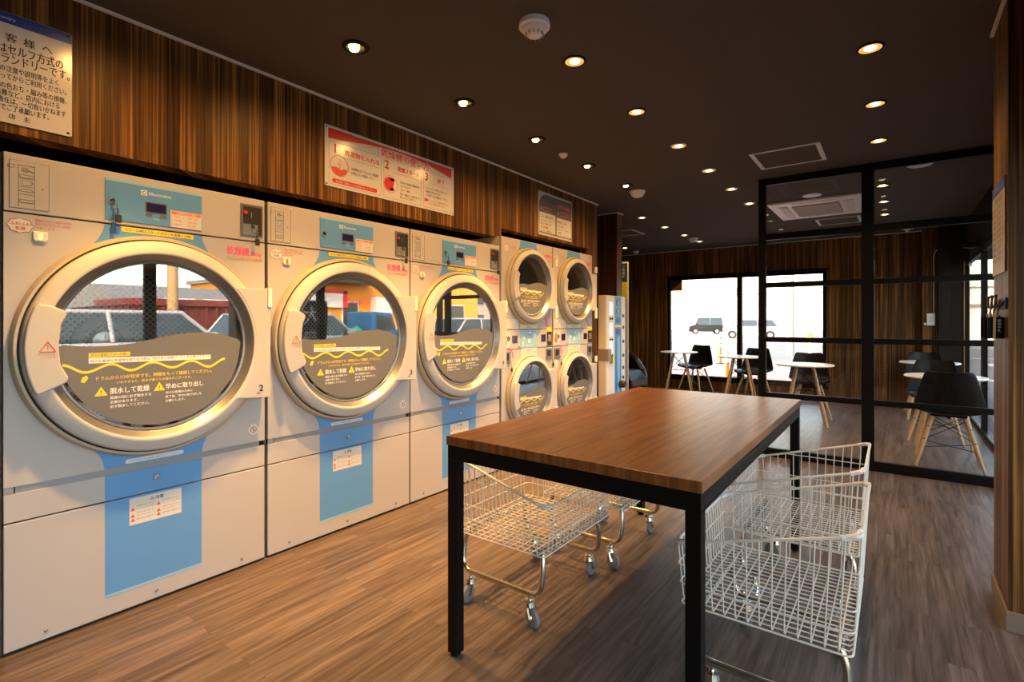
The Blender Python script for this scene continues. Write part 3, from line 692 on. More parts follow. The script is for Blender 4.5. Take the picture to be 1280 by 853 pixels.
# ------------------------------------------------------------------ notices on the wood panel
def board(name, y0, y1, z0, z1, label, cat='sign', mat='signboard', thick=.006, r=.006):
    t = thing(name, (-2.60, (y0 + y1) / 2, (z0 + z1) / 2), label, cat)
    w, h = (y1 - y0) / 2, (z1 - z0) / 2
    MB().prism(rrect(-w, w, -h, h, r), 'X', .0005, thick).build('board', mat, t)
    for a in (-1, 1):
        for b in (-1, 1):
            MB().lathe([(.0001, thick + .003), (.004, thick + .002), (.005, thick)], (0, a * (w - .012), b * (h - .012)), 'X', 10).build('fixing_screw', 'ink', t)
    return t, w, h, thick + .0003
t, w, h, d = board('notice_board', .295, .594, 1.926, 2.328, 'white notice with blue header and black writing above the dryer numbered two')
flat(rect(-w + .001, w - .001, h - .04, h - .001), 'navy', t, d, 'header')
o = lambda y: y - (.295 + .594) / 2
zz = lambda fr: h - fr * 2 * h
lettering([('laundry', o(.432), h - .027, .017, 'R')], 'paper', t, d + .0014)
lettering([('お', o(.370), zz(.255), .034, 'C'), ('客', o(.419), zz(.255), .034, 'C'), ('様', o(.469), zz(.255), .034, 'C'), ('へ', o(.519), zz(.255), .034, 'C'),
           ('本機はセルフ方式の', o(.566), zz(.365), .041, 'R', .236), ('コインランドリーです。', o(.586), zz(.455), .041, 'R', .275)], 'ink', t, d + .0008, bold=.03)
lettering([('ご利用の注意や説明等をよく', o(.552), zz(.535), .0255, 'R', .213), ('お読みになってからご利用ください。', o(.577), zz(.605), .0255, 'R', .270),
           ('衣類の色おち・縮み等の損傷、', o(.577), zz(.69), .0255, 'R', .220), ('盗難など、店内における', o(.556), zz(.755), .0255, 'R', .178), ('責任は、一切負いかねます', o(.575), zz(.82), .0255, 'R', .190), ('のでご了承願います。', o(.525), zz(.885), .0255, 'R', .150),
           ('店', o(.422), zz(.955), .020, 'C'), ('主', o(.462), zz(.955), .020, 'C')], 'ink', t, d + .0008, bold=.02)

t, w, h, d = board('instruction_board', 1.713, 2.777, 1.978, 2.327, 'wide white instruction sign with red swoosh and numbered steps above the dryer row')
Y = lambda f: -w + f * 2 * w
Z = lambda f: h - f * 2 * h
pts = [(.02, .215), (.08, .20), (.16, .17), (.25, .125), (.33, .095), (.42, .075), (.5, .07), (.58, .075), (.67, .09), (.75, .115), (.83, .155), (.9, .195), (.975, .235)]
MB().ribbon([(Y(a), Z(.045)) for a, b in pts], [(Y(a), Z(b)) for a, b in pts], 'X', d, d + .0008).build('red_swoosh', 'red', t)
MB().ribbon([(Y(a), Z(b + .001)) for a, b in pts[2:-2]], [(Y(a), Z(b + .05 * sin(PI * i / 8))) for i, (a, b) in enumerate(pts[2:-2])], 'X', d, d + .0006).build('pale_swoosh', plain('pale_rose', (.72, .46, .42), .4), t)
lettering([('乾燥機の使い方', Y(.565), Z(.225), .058, 'C', .43)], 'paper', t, d + .0012, bold=.16)
lettering([('乾燥機の使い方', Y(.567), Z(.222), .055, 'C', .42)], 'red', t, d + .0018, bold=.03)
lettering([('1', Y(.045), Z(.43), .075, 'L'), ('2', Y(.40), Z(.43), .075, 'L'), ('3', Y(.725), Z(.43), .075, 'L')], 'red', t, d + .0008, bold=.1)
lettering([('洗濯物を入れる', Y(.12), Z(.415), .036, 'L', .255), ('乾燥スタート', Y(.50), Z(.415), .034, 'L', .185), ('終了', Y(.84), Z(.415), .033, 'L', .07)], 'red', t, d + .0008, bold=.05)
mb = MB()
for a0, a1 in ((.11, .36), (.46, .685), (.785, .965)):
    n_ = int((a1 - a0) * 2 * w / .011)
    for i in range(n_): mb.prism(circ(Y(a0 + (a1 - a0) * i / n_), Z(.47), .0026, 6), 'X', d, d + .0006)
mb.build('dotted_line', 'grey_ink', t)
mb = MB()
for a0, a1 in ((.025, .375), (.395, .695), (.715, .98)):
    P = rrect(Y(a0), Y(a1), Z(.955), Z(.25), .012)
    mb.tube([(d + .0002, y, z) for y, z in P], .0007, 4, True)
mb.build('panel_outline', 'decal', t)
ic = MB(); cy, cz, r = Y(.09), Z(.63), .060
ic.tube([(d + .0004, y, z) for y, z in circ(cy, cz, r, 32)], .0016, 4, True)
ic.prism([(cy + r * .93 * cos(a), cz + r * .93 * sin(a)) for a in [PI + .25 + (PI - .5) * i / 14 for i in range(15)]] + [(cy + .03, cz - .012), (cy + .005, cz - .022), (cy - .02, cz - .010)], 'X', d, d + .0008)
cy = Y(.445); cz = Z(.70); r = .055
ic.tube([(d + .0004, y, z) for y, z in circ(cy, cz, r, 32)], .0012, 4, True)
ic.prism(circ(cy - .005, cz, .045, 24, .7, 5.3), 'X', d, d + .0008).box(d, d + .0008, cy + .0, cy + .030, cz + .022, cz + .040).box(d, d + .0008, cy, cy + .030, cz - .040, cz - .022).box(d, d + .0009, cy - .01, cy + .022, cz - .012, cz + .014)
ic.build('step_icon', 'red', t)
lettering([('1', Y(.09), Z(.575), .034, 'C'), ('―', Y(.09), Z(.62), .03, 'C'), ('2', Y(.09), Z(.675), .034, 'C')], 'brownred', t, d + .0010)
lettering([('洗濯物はドラムの1/2程度', Y(.165), Z(.64), .019, 'L', .20), ('が乾きよく乾燥します。', Y(.165), Z(.71), .019, 'L', .17),
           ('お好みの温度の乾燥時間に', Y(.52), Z(.635), .017, 'L', .175), ('コインを入れて', Y(.52), Z(.70), .017, 'L', .09), ('スタート開始', Y(.52), Z(.77), .017, 'L', .085), ('途中、確認ドアを開けますと', Y(.52), Z(.85), .017, 'L', .175), ('停止しますのでご注意下さい。', Y(.52), Z(.91), .017, 'L', .14),
           ('すべてのランプが消えたら終了です。', Y(.735), Z(.60), .018, 'L', .215), ('洗濯物をお取り出し下さい。', Y(.735), Z(.665), .018, 'L', .15), ('その際ドラムも確認して下さい。', Y(.735), Z(.735), .018, 'L', .22)], 'ink', t, d + .0008)
pl = MB().prism(rrect(Y(.045), Y(.345), Z(.925), Z(.855), .011), 'X', d, d + .0008).build('red_pill', 'red', t)
MB().box(d, d + .0008, Y(.725), Y(.757), Z(.84), Z(.79)).build('red_tab', 'red', t)
lettering([('乾燥機から離れるときは責任をもって下さい。', Y(.195), Z(.91), .014, 'C', .275)], 'paper', pl, d + .0016)
lettering([('ドラムに残った洗濯物がないか', Y(.765), Z(.83), .015, 'L', .19), ('必ずご確認をお願いします。', Y(.765), Z(.89), .015, 'L', .16)], 'brownred', t, d + .0008)

t, w, h, d = board('notice_board', 3.894, 4.496, 1.998, 2.398, 'small grey-topped notice with two white text boxes above the stacked dryers')
flat(rect(-w + .01, w - .01, -h + .02, h * .15), 'decal', t, d, 'grey_field')
MB().prism([(-w + .01, 0), (w - .01, 0), (w - .01, h - .02)] + [(-w + .14 - .13 * sin(PI / 2 * i / 8), h - .02 - .11 * (1 - cos(PI / 2 * i / 8))) for i in range(9)], 'X', d, d + .001).build('arched_field', 'decal', t)
wb = MB().box(d + .001, d + .002, -w + .016, -.012, -h + .03, .01).box(d + .001, d + .002, .012, w - .016, -h + .03, .0).build('text_field', 'paper', t)
lettering([('ご利用の皆様へ', -.15, h - .085, .026, 'L'), ('衣類の入れ間違いにご注意ください', -w + .04, h - .135, .02, 'L', .5), ('乾燥機のご利用について', -w + .03, h - .165, .016, 'L', .45)], 'ink', t, d + .0018)
lettering([('大切なお願い', w - .03, h - .10, .040, 'R', .24)], 'pink', t, d + .002, bold=.05)
lettering([('↓', -w + .035, .035, .04, 'L'), ('↓', .03, .03, .04, 'L')], 'paper', t, d + .002, bold=.05)
lettering([('入れないで', -w + .075, .05, .026, 'L', .15), ('ください', -w + .075, .022, .024, 'L', .11), ('必ずご確認', .07, .05, .026, 'L', .15), ('ください', .07, .02, .024, 'L', .12)], 'pink', t, d + .002, bold=.03)
lettering([('ゴム・樹脂を含む', -w + .03, -.035, .026, 'L', .22), ('カーペット・マット', -w + .03, -.07, .022, 'L', .2), ('毛布・布団・枕', -w + .03, -.10, .022, 'L', .17), ('油の付いた衣類など', -w + .03, -.165, .02, 'L', .2), ('ポケットの中の', .03, -.085, .02, 'L', .12), ('ライター・ペンなど', .03, -.115, .02, 'L', .2), ('小物類', .03, -.15, .02, 'L')], 'ink', wb, d + .0028)
lettering([('火災の危険', -w + .03, -.135, .024, 'L', .13), ('取り出し忘れ', .03, -.05, .026, 'L', .17)], 'red', wb, d + .0028, bold=.05)

# notice and hooks on the wooden column (face towards -X at X=.355)
t = thing('notice_board', (.355, 2.945, 1.60), 'tan notice with dark blue header on the wooden column above the tagged keys', 'sign')
MB().box(-.006, -.0005, -.155, .155, -.20, .18).build('board', plain('tan_board', (.50, .40, .30), .4), t)
MB().box(-.0068, -.006, -.154, .154, .135, .178).build('header', 'navy', t)
lettering([('ご利用上の注意', 0, .10, .03, 'C')] + [('洗濯機は正しくご使用ください', -.135, .07 - .024 * i, .016, 'L', .26) for i in range(10)], 'ink', t, -.0075, face='-X')
lettering([('コインランドリー', 0, .148, .02, 'C')], 'paper', t, -.0078, face='-X')

t = thing('hook_rack', (.355, 2.9, 1.27), 'wrought hook rail with three hooks on the wooden column under the tan notice', 'hook rack')
MB().box(-.008, 0, -.15, .15, -.02, .025).build('back_plate', 'black', t, bevel=.002)
for i in range(3):
    y = -.10 + .10 * i
    P = [(-.006, y, .012), (-.012, y, .0), (-.02, y, -.012), (-.028, y, -.010), (-.032, y, 0), (-.030, y, .03)]
    MB().tube(P, .0045, 6).sphere((-.030, y, .034), .007, 8, 6).build('hook', plain('bronze_hook', (.16, .10, .05), .35, .7) if i == 0 else bpy.data.materials['bronze_hook'], t, smooth=True)
for i, nm in enumerate(['nearer the room entrance', 'in the middle of the rail', 'nearer the glass partition']):
    y = 2.80 + .10 * i
    t = thing('key_tag', (.338, y, 1.285), 'black key tag with wooden stick hanging from the hook ' + nm, 'key tag', 'tagged keys on the hook rail')
    MB().tube([(-.006 + .004 * sin(q), .012 * cos(q), -.030 + .034 * sin(q)) for q in [2 * PI * k / 20 for k in range(20)]], .0022, 6, True).build('ring', bpy.data.materials['bronze_hook'], t)
    MB().prism([(p - .006, q) for p, q in rrect(-.032, .018, -.152, -.066, .004)], 'Y', -.005, .005).build('tag', 'matte_black', t)
    MB().tube([(-.018, -.010, -.05), (-.019, -.010, -.150)], .0042, 8).build('stick', 'beech', t)
    MB().tube([(-.002, 0, -.060), (-.002, 0, -.070)], .003, 6).build('loop', 'black', t)
    lettering([(c, -.004, -.085 - .013 * k, .012, 'C') for k, c in enumerate('使用中札')], 'paper', t, -.0062, face='-Y')

# ------------------------------------------------------------------ ceiling fittings
def downlight(x, y, label, kind, group, watts, aim=None, col=(1, .60, .26), spot=118, blend=.8):
    t = thing('downlight', (x, y, ZC), label, 'downlight', group)
    if kind == 'black':
        MB().lathe([(.038, -.0005), (.060, -.0005), (.062, -.004), (.058, -.008), (.042, -.009), (.038, -.004)], (0, 0, 0), 'Z', 28).build('rim', 'matte_black', t, smooth=True)
        MB().lathe([(.042, -.004), (.036, -.0012), (.0001, -.0010)], (0, 0, 0), 'Z', 24).build('reflector', 'gold', t, smooth=True)
        MB().lathe([(.021, -.0105), (.019, -.014), (.0001, -.0150)], (-.012, 0, 0), 'Z', 20).lathe([(.021, -.0105), (.024, -.0015)], (-.012, 0, 0), 'Z', 20).build('lamp', 'lamp', t, smooth=True)
    else:
        MB().lathe([(.044, -.0005), (.056, -.0005), (.057, -.003), (.053, -.006), (.046, -.0065)], (0, 0, 0), 'Z', 28).build('rim', 'matte_black' if kind == 'gold' else 'white', t, smooth=True)
        MB().lathe([(.048, -.006), (.044, -.003), (.024, -.0012), (.022, -.0010), (.0001, -.0010)], (0, 0, 0), 'Z', 24).build('reflector', 'reflector_glow', t, smooth=True)
        MB().lathe([(.026, -.0012), (.022, -.006), (.0001, -.008)], (0, .004, 0), 'Z', 20).build('lamp', 'lamp', t, smooth=True)
    l = bpy.data.lights.new('downlight_beam', 'SPOT'); l.energy = watts; l.color = col; l.spot_size = math.radians(spot); l.spot_blend = blend; l.shadow_soft_size = .03
    lo = bpy.data.objects.new('downlight_beam', l); COL.objects.link(lo); lo.parent = t; lo.location = (0, 0, -.03)
    if kind == 'black':      # wide spill around the narrow beam
        l2 = bpy.data.lights.new('downlight_spill', 'SPOT'); l2.energy = KS_; l2.color = col; l2.spot_size = math.radians(150); l2.spot_blend = 1.0; l2.shadow_soft_size = .03
        lp2 = bpy.data.objects.new('downlight_spill', l2); COL.objects.link(lp2); lp2.parent = t; lp2.location = (0, 0, -.03); lp2.rotation_euler = Vector((-.15, 0, -1)).to_track_quat('-Z', 'Y').to_euler()
    if aim: lo.rotation_euler = Vector(aim).to_track_quat('-Z', 'Y').to_euler()
    return t
WARM = (1, .50, .125)
KB, KG, KS_ = 250, 27, 38
for i in range(5):
    downlight(-2.01, 1.489 + .756 * i, 'black-rimmed ceiling spotlight over the dryers, %s from the blue-headed notice' % ORD[i], 'black', 'black-rimmed spotlights along the dryers', KB, (-.06, 0, -1), WARM, 66, 1.0)
downlight(-2.01, .733, 'black-rimmed ceiling spotlight over the dryers, before the blue-headed notice', 'black', 'black-rimmed spotlights along the dryers', KB, (-.06, 0, -1), WARM, 66, 1.0)
for i in range(7):
    downlight(-1.258, 2.208 + .757 * i, 'gold downlight of the middle ceiling row, %s after the big smoke detector' % ORD[i], 'gold' if i < 2 else 'white', 'gold downlights in the middle row', KG if i < 4 else KG * 1.3, None, (1, .62, .28))
downlight(-1.258, 1.45, 'gold downlight of the middle ceiling row, before the big smoke detector', 'gold', 'gold downlights in the middle row', KG, None, (1, .62, .28))
for i, y in enumerate([2.924, 3.69, 4.453, 5.946, 6.744, 7.552]):
    downlight(-.09, y, ('gold downlight near the wooden column row, %s before the glass partition' if i < 3 else 'gold downlight seen through the partition glass, %s in that row') % ORD[i if i < 3 else i - 3], 'gold', 'gold downlights of the column side row', KG if i < 3 else KG * 1.3, None, (1, .62, .28))
for i, y in enumerate([6.023, 6.807, 7.61, 8.35]):
    downlight(-2.487, y, 'small gold downlight beyond the dark pillar, %s from the pillar' % ORD[i], 'white', 'small downlights beyond the pillar', KG * 1.4, None, (1, .62, .28))
downlight(-3.744, 8.316, 'lone small downlight in the alcove ceiling near the massage chair', 'white', None, KG * .4, None, (1, .62, .28))

def detector(name, x, y, prof, label, cat, mat='white', n=28):
    t = thing(name, (x, y, ZC), label, cat)
    MB().lathe(prof, (0, 0, 0), 'Z', n).build('housing', mat, t, smooth=True)
    return t
t = detector('smoke_detector', -1.235, 1.824, [(.066, -.0005), (.067, -.022), (.060, -.026), (.056, -.028), (.054, -.036), (.045, -.046), (.040, -.048)], 'large white smoke detector on the ceiling near the brightest downlight', 'smoke detector')
MB().lathe([(.042, -.046), (.030, -.058), (.016, -.066), (.0001, -.067)], (0, 0, 0), 'Z', 24).build('sensor_cap', 'white', t, smooth=True)
mb = MB()
for i in range(12):
    a = 2 * PI * i / 12; mb.box(-.004, .004, -.0012, .0012, -.060, -.045)
    k = len(mb.v) - 8
    for q in range(k, k + 8):
        x, y, z = mb.v[q]; x += .038; mb.v[q] = (x * cos(a) - y * sin(a), x * sin(a) + y * cos(a), z)
mb.build('vent_slot', 'grey_ink', t)
t = detector('heat_detector', -2.021, 3.375, [(.034, -.0005), (.034, -.014), (.028, -.018), (.024, -.028), (.012, -.036), (.0001, -.037)], 'small white heat detector near the black-rimmed spotlights', 'heat detector')
MB().lathe([(.036, -.002), (.038, -.008), (.034, -.012)], (0, 0, 0), 'Z', 24).build('base_ring', 'trim', t, smooth=True)
for x, y, lb in ((-2.018, 4.779, 'white domed emergency lamp on the ceiling beside the last black-rimmed spotlight'), (-2.478, 7.982, 'white domed emergency lamp on the far ceiling near the back wall')):
    t = detector('emergency_lamp', x, y, [(.075, -.0005), (.077, -.012), (.068, -.020)], lb, 'emergency lamp')
    MB().lathe([(.066, -.018), (.060, -.040), (.040, -.058), (.0001, -.064)], (0, 0, 0), 'Z', 24).build('dome', 'white_lamp_cover', t, smooth=True)
t = detector('ceiling_sensor', -3.751, 8.813, [(.05, -.0005), (.05, -.02), (.03, -.045), (.0001, -.05)], 'small round ceiling sensor over the dark alcove by the back wall', 'sensor')
t = detector('ceiling_speaker', -.668, 5.98, [(.085, -.0005), (.085, -.006), (.078, -.009), (.0001, -.008)], 'flat round white ceiling plate beside the air conditioner', 'ceiling plate')
t = detector('ceiling_speaker', .166, 5.294, [(.085, -.0005), (.085, -.014), (.07, -.022), (.0001, -.024)], 'flat round white ceiling plate just behind the partition top bar', 'ceiling plate')
t = detector('smoke_detector', .138, 8.691, [(.075, -.0005), (.075, -.03), (.06, -.04), (.03, -.045)], 'round white detector on the ceiling near the back wood wall', 'smoke detector')
MB().lathe([(.03, -.044), (.02, -.07), (.0001, -.074)], (0, 0, 0), 'Z', 18).build('sensor_cap', 'white', t, smooth=True)

def hatch(x0, x1, y0, y1, label, w=.03):
    t = thing('access_hatch', ((x0 + x1) / 2, (y0 + y1) / 2, ZC), label, 'ceiling hatch')
    a, b = (x1 - x0) / 2, (y1 - y0) / 2
    f = MB()
    f.box(-a, a, -b, -b + w * .6, -.007, -.0005).box(-a, a, b - w * .6, b, -.007, -.0005).box(-a, -a + w, -b + w * .6, b - w * .6, -.007, -.0005).box(a - w, a, -b + w * .6, b - w * .6, -.007, -.0005)
    f.build('hatch_frame', 'trim', t)
    MB().box(-a + w, a - w, -b + w * .6, b - w * .6, -.004, -.0005).build('hatch_panel', 'ceiling', t)
hatch(-.893, -.425, 4.238, 4.715, 'pale-framed square ceiling hatch in front of the glass partition')
hatch(-.80, -.33, 7.45, 7.92, 'pale-framed ceiling hatch behind the air conditioner')
hatch(-3.35, -2.9, 6.7, 7.15, 'pale ceiling hatch just past the dark pillar')

t = thing('ceiling_air_conditioner', (-.68, 6.62, ZC), 'white ceiling cassette air conditioner behind the partition glass', 'air conditioner')
a, b = .43, .50
MB().prism([(-a, -b), (a, -b), (a, b), (-a, b)], 'Z', -.028, -.0005).build('panel', 'white', t, bevel=.01, seg=3)
MB().box(-.22, .22, -.30, .30, -.038, -.028).build('intake_grille', 'ac_grille', t, bevel=.003)
mb = MB()
for q in range(14): mb.box(-.21, .21, -.28 + .043 * q, -.275 + .043 * q, -.041, -.038)
mb.build('grille_slat', 'trim', t)
for s_ in (-1, 1):
    MB().box(s_ * .30 - .045, s_ * .30 + .045, -.34, .34, -.036, -.028).build('louvre', 'white', t, bevel=.006)
    MB().box(s_ * .30 - .035, s_ * .30 + .035, -.31, .31, -.040, -.036).build('louvre_flap', 'trim', t, bevel=.003)
    MB().box(-.20, .20, s_ * .40 - .04, s_ * .40 + .04, -.036, -.028).build('louvre', 'white', t, bevel=.006)
# ------------------------------------------------------------------ work table
t = thing('work_table', (-.845, 2.215, 0), 'long wooden folding table with black square steel legs in the middle of the floor', 'table')
a, b = .45, .868
MB().box(-a, a, -b, b, .758, .790).build('tabletop', 'table', t, bevel=.002)
fr = MB(); ia, ib = a - .004, b - .004
fr.box(-ia, ia, -ib, -ib + .04, .706, .757).box(-ia, ia, ib - .04, ib, .706, .757).box(-ia, -ia + .04, -ib + .04, ib - .04, .706, .757).box(ia - .04, ia, -ib + .04, ib - .04, .706, .757)
fr.build('apron', 'black', t, bevel=.0015)
for sx in (-1, 1):
    for sy in (-1, 1):
        x, y = sx * (ia - .0205), sy * (ib - .0205)
        lg = MB().box(x - .0205, x + .0205, y - .0205, y + .0205, .012, .7057).build('leg', 'black', t, bevel=.0015)
        MB().lathe([(.016, .012), (.018, .004), (.016, .0), (.0001, 0)], (x, y, 0), 'Z', 14).build('foot', 'matte_black', lg, smooth=True)

# ------------------------------------------------------------------ wire carts
def lerp(p, q, f): return tuple(a + (b - a) * f for a, b in zip(p, q))
def make_cart(label):
    t = thing('laundry_cart', (0, 0, 0), label, 'laundry cart', 'wire laundry carts by the table')
    # corners: index (x sign, y sign); high end at -x, low end at +x
    zb = .300
    top = {(-1, -1): (-.2375, -.288, .632), (-1, 1): (-.2375, .288, .632), (1, -1): (.258, -.288, .492), (1, 1): (.258, .288, .492)}
    bot = {(-1, -1): (-.218, -.277, zb), (-1, 1): (-.218, .277, zb), (1, -1): (.243, -.277, zb), (1, 1): (.243, .277, zb)}
    def rpath(c, r=.022):
        out = []
        for i in range(4):
            p0, p, p1 = Vector(c[i - 1]), Vector(c[i]), Vector(c[(i + 1) % 4])
            a = p + (p0 - p).normalized() * r; b_ = p + (p1 - p).normalized() * r
            for q in range(5):
                f = q / 4; out.append(tuple(a * (1 - f) ** 2 + p * 2 * f * (1 - f) + b_ * f ** 2))
        return out
    cyc = [(-1, -1), (1, -1), (1, 1), (-1, 1)]
    rim = MB().tube(rpath([top[k] for k in cyc]), .0050, 8, True).build('rim', 'wire', t, smooth=True)
    for k in cyc:
        j = MB()
        p = Vector(top[k]); q0 = p + Vector((-.04 * k[0], 0, .04 * .306 * k[0] * (1)))
        pa = [p + Vector((-.045 * k[0], 0, .0138 * k[0])), p + Vector((-.012 * k[0], -.010 * k[1], .004 * k[0])), p + Vector((-.004 * k[0], -.045 * k[1], 0))]
        j.tube(pa, .0085, 8).build('corner_sleeve', 'white', rim, smooth=True)
    w = MB(); rw = .0023; n = 5
    NX, NY = 14, 19
    for i in range(1, NX):
        f = i / NX
        pts = [lerp(top[(-1, -1)], top[(1, -1)], f), lerp(bot[(-1, -1)], bot[(1, -1)], f), lerp(bot[(-1, 1)], bot[(1, 1)], f), lerp(top[(-1, 1)], top[(1, 1)], f)]
        q0 = lerp(pts[1], pts[0], .04); q1 = lerp(pts[2], pts[3], .04)
        w.tube([pts[0], q0, lerp(pts[1], pts[2], .02), lerp(pts[2], pts[1], .02), q1, pts[3]], rw, n)
    for i in range(1, NY):
        f = i / NY
        pts = [lerp(top[(-1, -1)], top[(-1, 1)], f), lerp(bot[(-1, -1)], bot[(-1, 1)], f), lerp(bot[(1, -1)], bot[(1, 1)], f), lerp(top[(1, -1)], top[(1, 1)], f)]
        w.tube([pts[0], lerp(pts[1], pts[0], .04), lerp(pts[1], pts[2], .02), lerp(pts[2], pts[1], .02), lerp(pts[2], pts[3], .06), pts[3]], rw, n)
    def loop(z):
        c = []
        for k in cyc:
            zt = top[k][2]
            f = min(1, (z - zb) / (zt - zb)); c.append(lerp(bot[k], top[k], f))
        return c
    for z, r_ in ((zb, .0032), (.365, rw), (.425, rw)):
        w.tube(rpath(loop(z), .02), r_, n, True)
    # upper side wires that stop where the rim slopes down
    z = .53
    f = (.632 - z) / .14
    A0 = lerp(bot[(-1, -1)], top[(-1, -1)], (z - zb) / .332); A1 = lerp(bot[(-1, 1)], top[(-1, 1)], (z - zb) / .332)
    B0 = lerp(top[(-1, -1)], top[(1, -1)], f); B1 = lerp(top[(-1, 1)], top[(1, 1)], f)
    w.tube([B0, A0, A1, B1], rw, n)
    w.build('wire_mesh', 'wire', t)
    for sy in (-1, 1):
        y = sy * .245
        P = []
        def bend(a, b_, c_, r=.05, m=6):
            a, b_, c_ = Vector(a), Vector(b_), Vector(c_); s0 = b_ + (a - b_).normalized() * r; s1 = b_ + (c_ - b_).normalized() * r
            return [tuple(s0 * (1 - q / m) ** 2 + b_ * 2 * (q / m) * (1 - q / m) + s1 * (q / m) ** 2) for q in range(m + 1)]
        c = [(-.185, y * .9, zb - .012), (-.205, y * .93, zb - .06), (-.20, y, .125), (.205, y, .125), (.212, y * .96, zb - .06), (.20, y * .9, zb - .012)]
        P = [c[0]] + bend(c[0], c[1], c[2], .03) + bend(c[1], c[2], c[3], .055) + bend(c[2], c[3], c[4], .055) + bend(c[3], c[4], c[5], .03) + [c[5]]
        MB().tube(P, .0115, 10).build('frame_tube', 'zinc', t, smooth=True)
    for xx in (-.18, .195): MB().tube([(xx, -.235, zb - .012), (xx, .235, zb - .012)], .009, 8).build('cross_bar', 'zinc', t, smooth=True)
    for sx in (-1, 1):
        for sy in (-1, 1):
            x, y = sx * .155, sy * .245
            cs = MB().lathe([(.008, .120), (.008, .100), (.022, .098), (.024, .088), (.026, .080), (.018, .076), (.0001, .075)], (x, y, 0), 'Z', 16)
            a = .6 * sx + .9 * sy
            wx, wy = x + .018 * cos(a), y + .018 * sin(a)
            for s_ in (-1, 1):
                nx, ny = -sin(a) * s_ * .013, cos(a) * s_ * .013
                cs.tube([(x + nx, y + ny, .085), (x + nx * 1.1 + .008 * cos(a), y + ny * 1.1 + .008 * sin(a), .06), (wx + nx * 1.1, wy + ny * 1.1, .036)], .006, 6)
            cs = cs.build('caster', 'chrome', t, smooth=True)
            wh = MB().lathe([(.012, -.009), (.030, -.010), (.036, -.007), (.0375, 0), (.036, .007), (.030, .010), (.012, .009)], (0, 0, 0), 'Y', 24).build('wheel', 'rubber', cs, smooth=True)
            wh.location = (wx, wy, .0378); wh.rotation_euler.z = a
            MB().lathe([(.0001, -.012), (.012, -.0115), (.012, .0115), (.0001, .012)], (0, 0, 0), 'Y', 14).build('hub', 'chrome', wh, smooth=True)
    return t
c0 = make_cart('wire cart under the table on the dryer side, near the front table leg')
c0.location = (-1.3125, 1.922, 0)
for lb, x, y, a in (('wire cart under the table on the dryer side, behind another cart', -1.27, 2.557, 0), ('wire cart sticking out on the open floor side of the table, nearer the camera', -.307, 1.925, 180), ('wire cart sticking out on the open floor side of the table, nearer the glass partition', -.328, 2.643, 180)):
    c = copy_tree(c0); c.location = (x, y, 0); c.rotation_euler.z = math.radians(a); c['label'] = lb

# ------------------------------------------------------------------ cafe tables and chairs
def make_table():
    t = thing('cafe_table', (0, 0, 0), 'x', 'table', 'round white cafe tables')
    MB().lathe([(.0001, .703), (.294, .703), (.300, .697), (.300, .688), (.292, .682), (.0001, .682)], (0, 0, 0), 'Z', 56).build('tabletop', 'tabletop_white', t, smooth=True)
    st = MB()
    st.box(-.11, .11, -.01, .01, .672, .682).box(-.01, .01, -.11, .11, .672, .682).build('bracket', 'black', t)
    for k in range(4):
        a = PI / 4 + PI / 2 * k
        p0 = (.115 * cos(a), .115 * sin(a), .682); p1 = (.30 * cos(a), .30 * sin(a), 0.002)
        lg = MB().tube([p0, lerp(p0, p1, .3), lerp(p0, p1, .75), p1], [.016, .0155, .013, .011], 10).build('leg', 'beech', t, smooth=True)
        for f in (.18, .42): 
            q = lerp(p0, p1, f); MB().tube([q, (q[0] + .018 * cos(a), q[1] + .018 * sin(a), q[2])], .005, 6).build('bolt', 'black', lg)
    wr = MB()
    for k in range(4):
        a = PI / 4 + PI / 2 * k; b_ = a + PI / 2
        P = lambda an, f: lerp((.115 * cos(an), .115 * sin(an), .682), (.30 * cos(an), .30 * sin(an), .002), f)
        wr.tube([P(a, .06), P(b_, .40)], .004, 6).tube([P(b_, .06), P(a, .40)], .004, 6)
    wr.tube([P(PI / 4, .42), P(PI * 1.25, .42)], .004, 6).tube([P(PI * .75, .42), P(PI * 1.75, .42)], .004, 6)
    wr.build('wire_brace', 'black', t)
    return t
TB = [(-2.90, 8.60, 15, 'round white cafe table before the window, farther from the partition'), (-1.80, 7.98, 8, 'round white cafe table before the window, beside the partition post'), (-.85, 6.95, 10, 'round white cafe table with one chair seen through the middle of the partition'),
      (.345, 8.19, 0, 'round white cafe table by the glazed front near the back wall'), (.37, 6.17, 0, 'round white cafe table by the glazed front between two facing chairs')]
t0 = make_table()
for i, (x, y, a, lb) in enumerate(TB):
    o = t0 if i == 0 else copy_tree(t0); o.location = (x, y, 0); o.rotation_euler.z = math.radians(a); o['label'] = lb
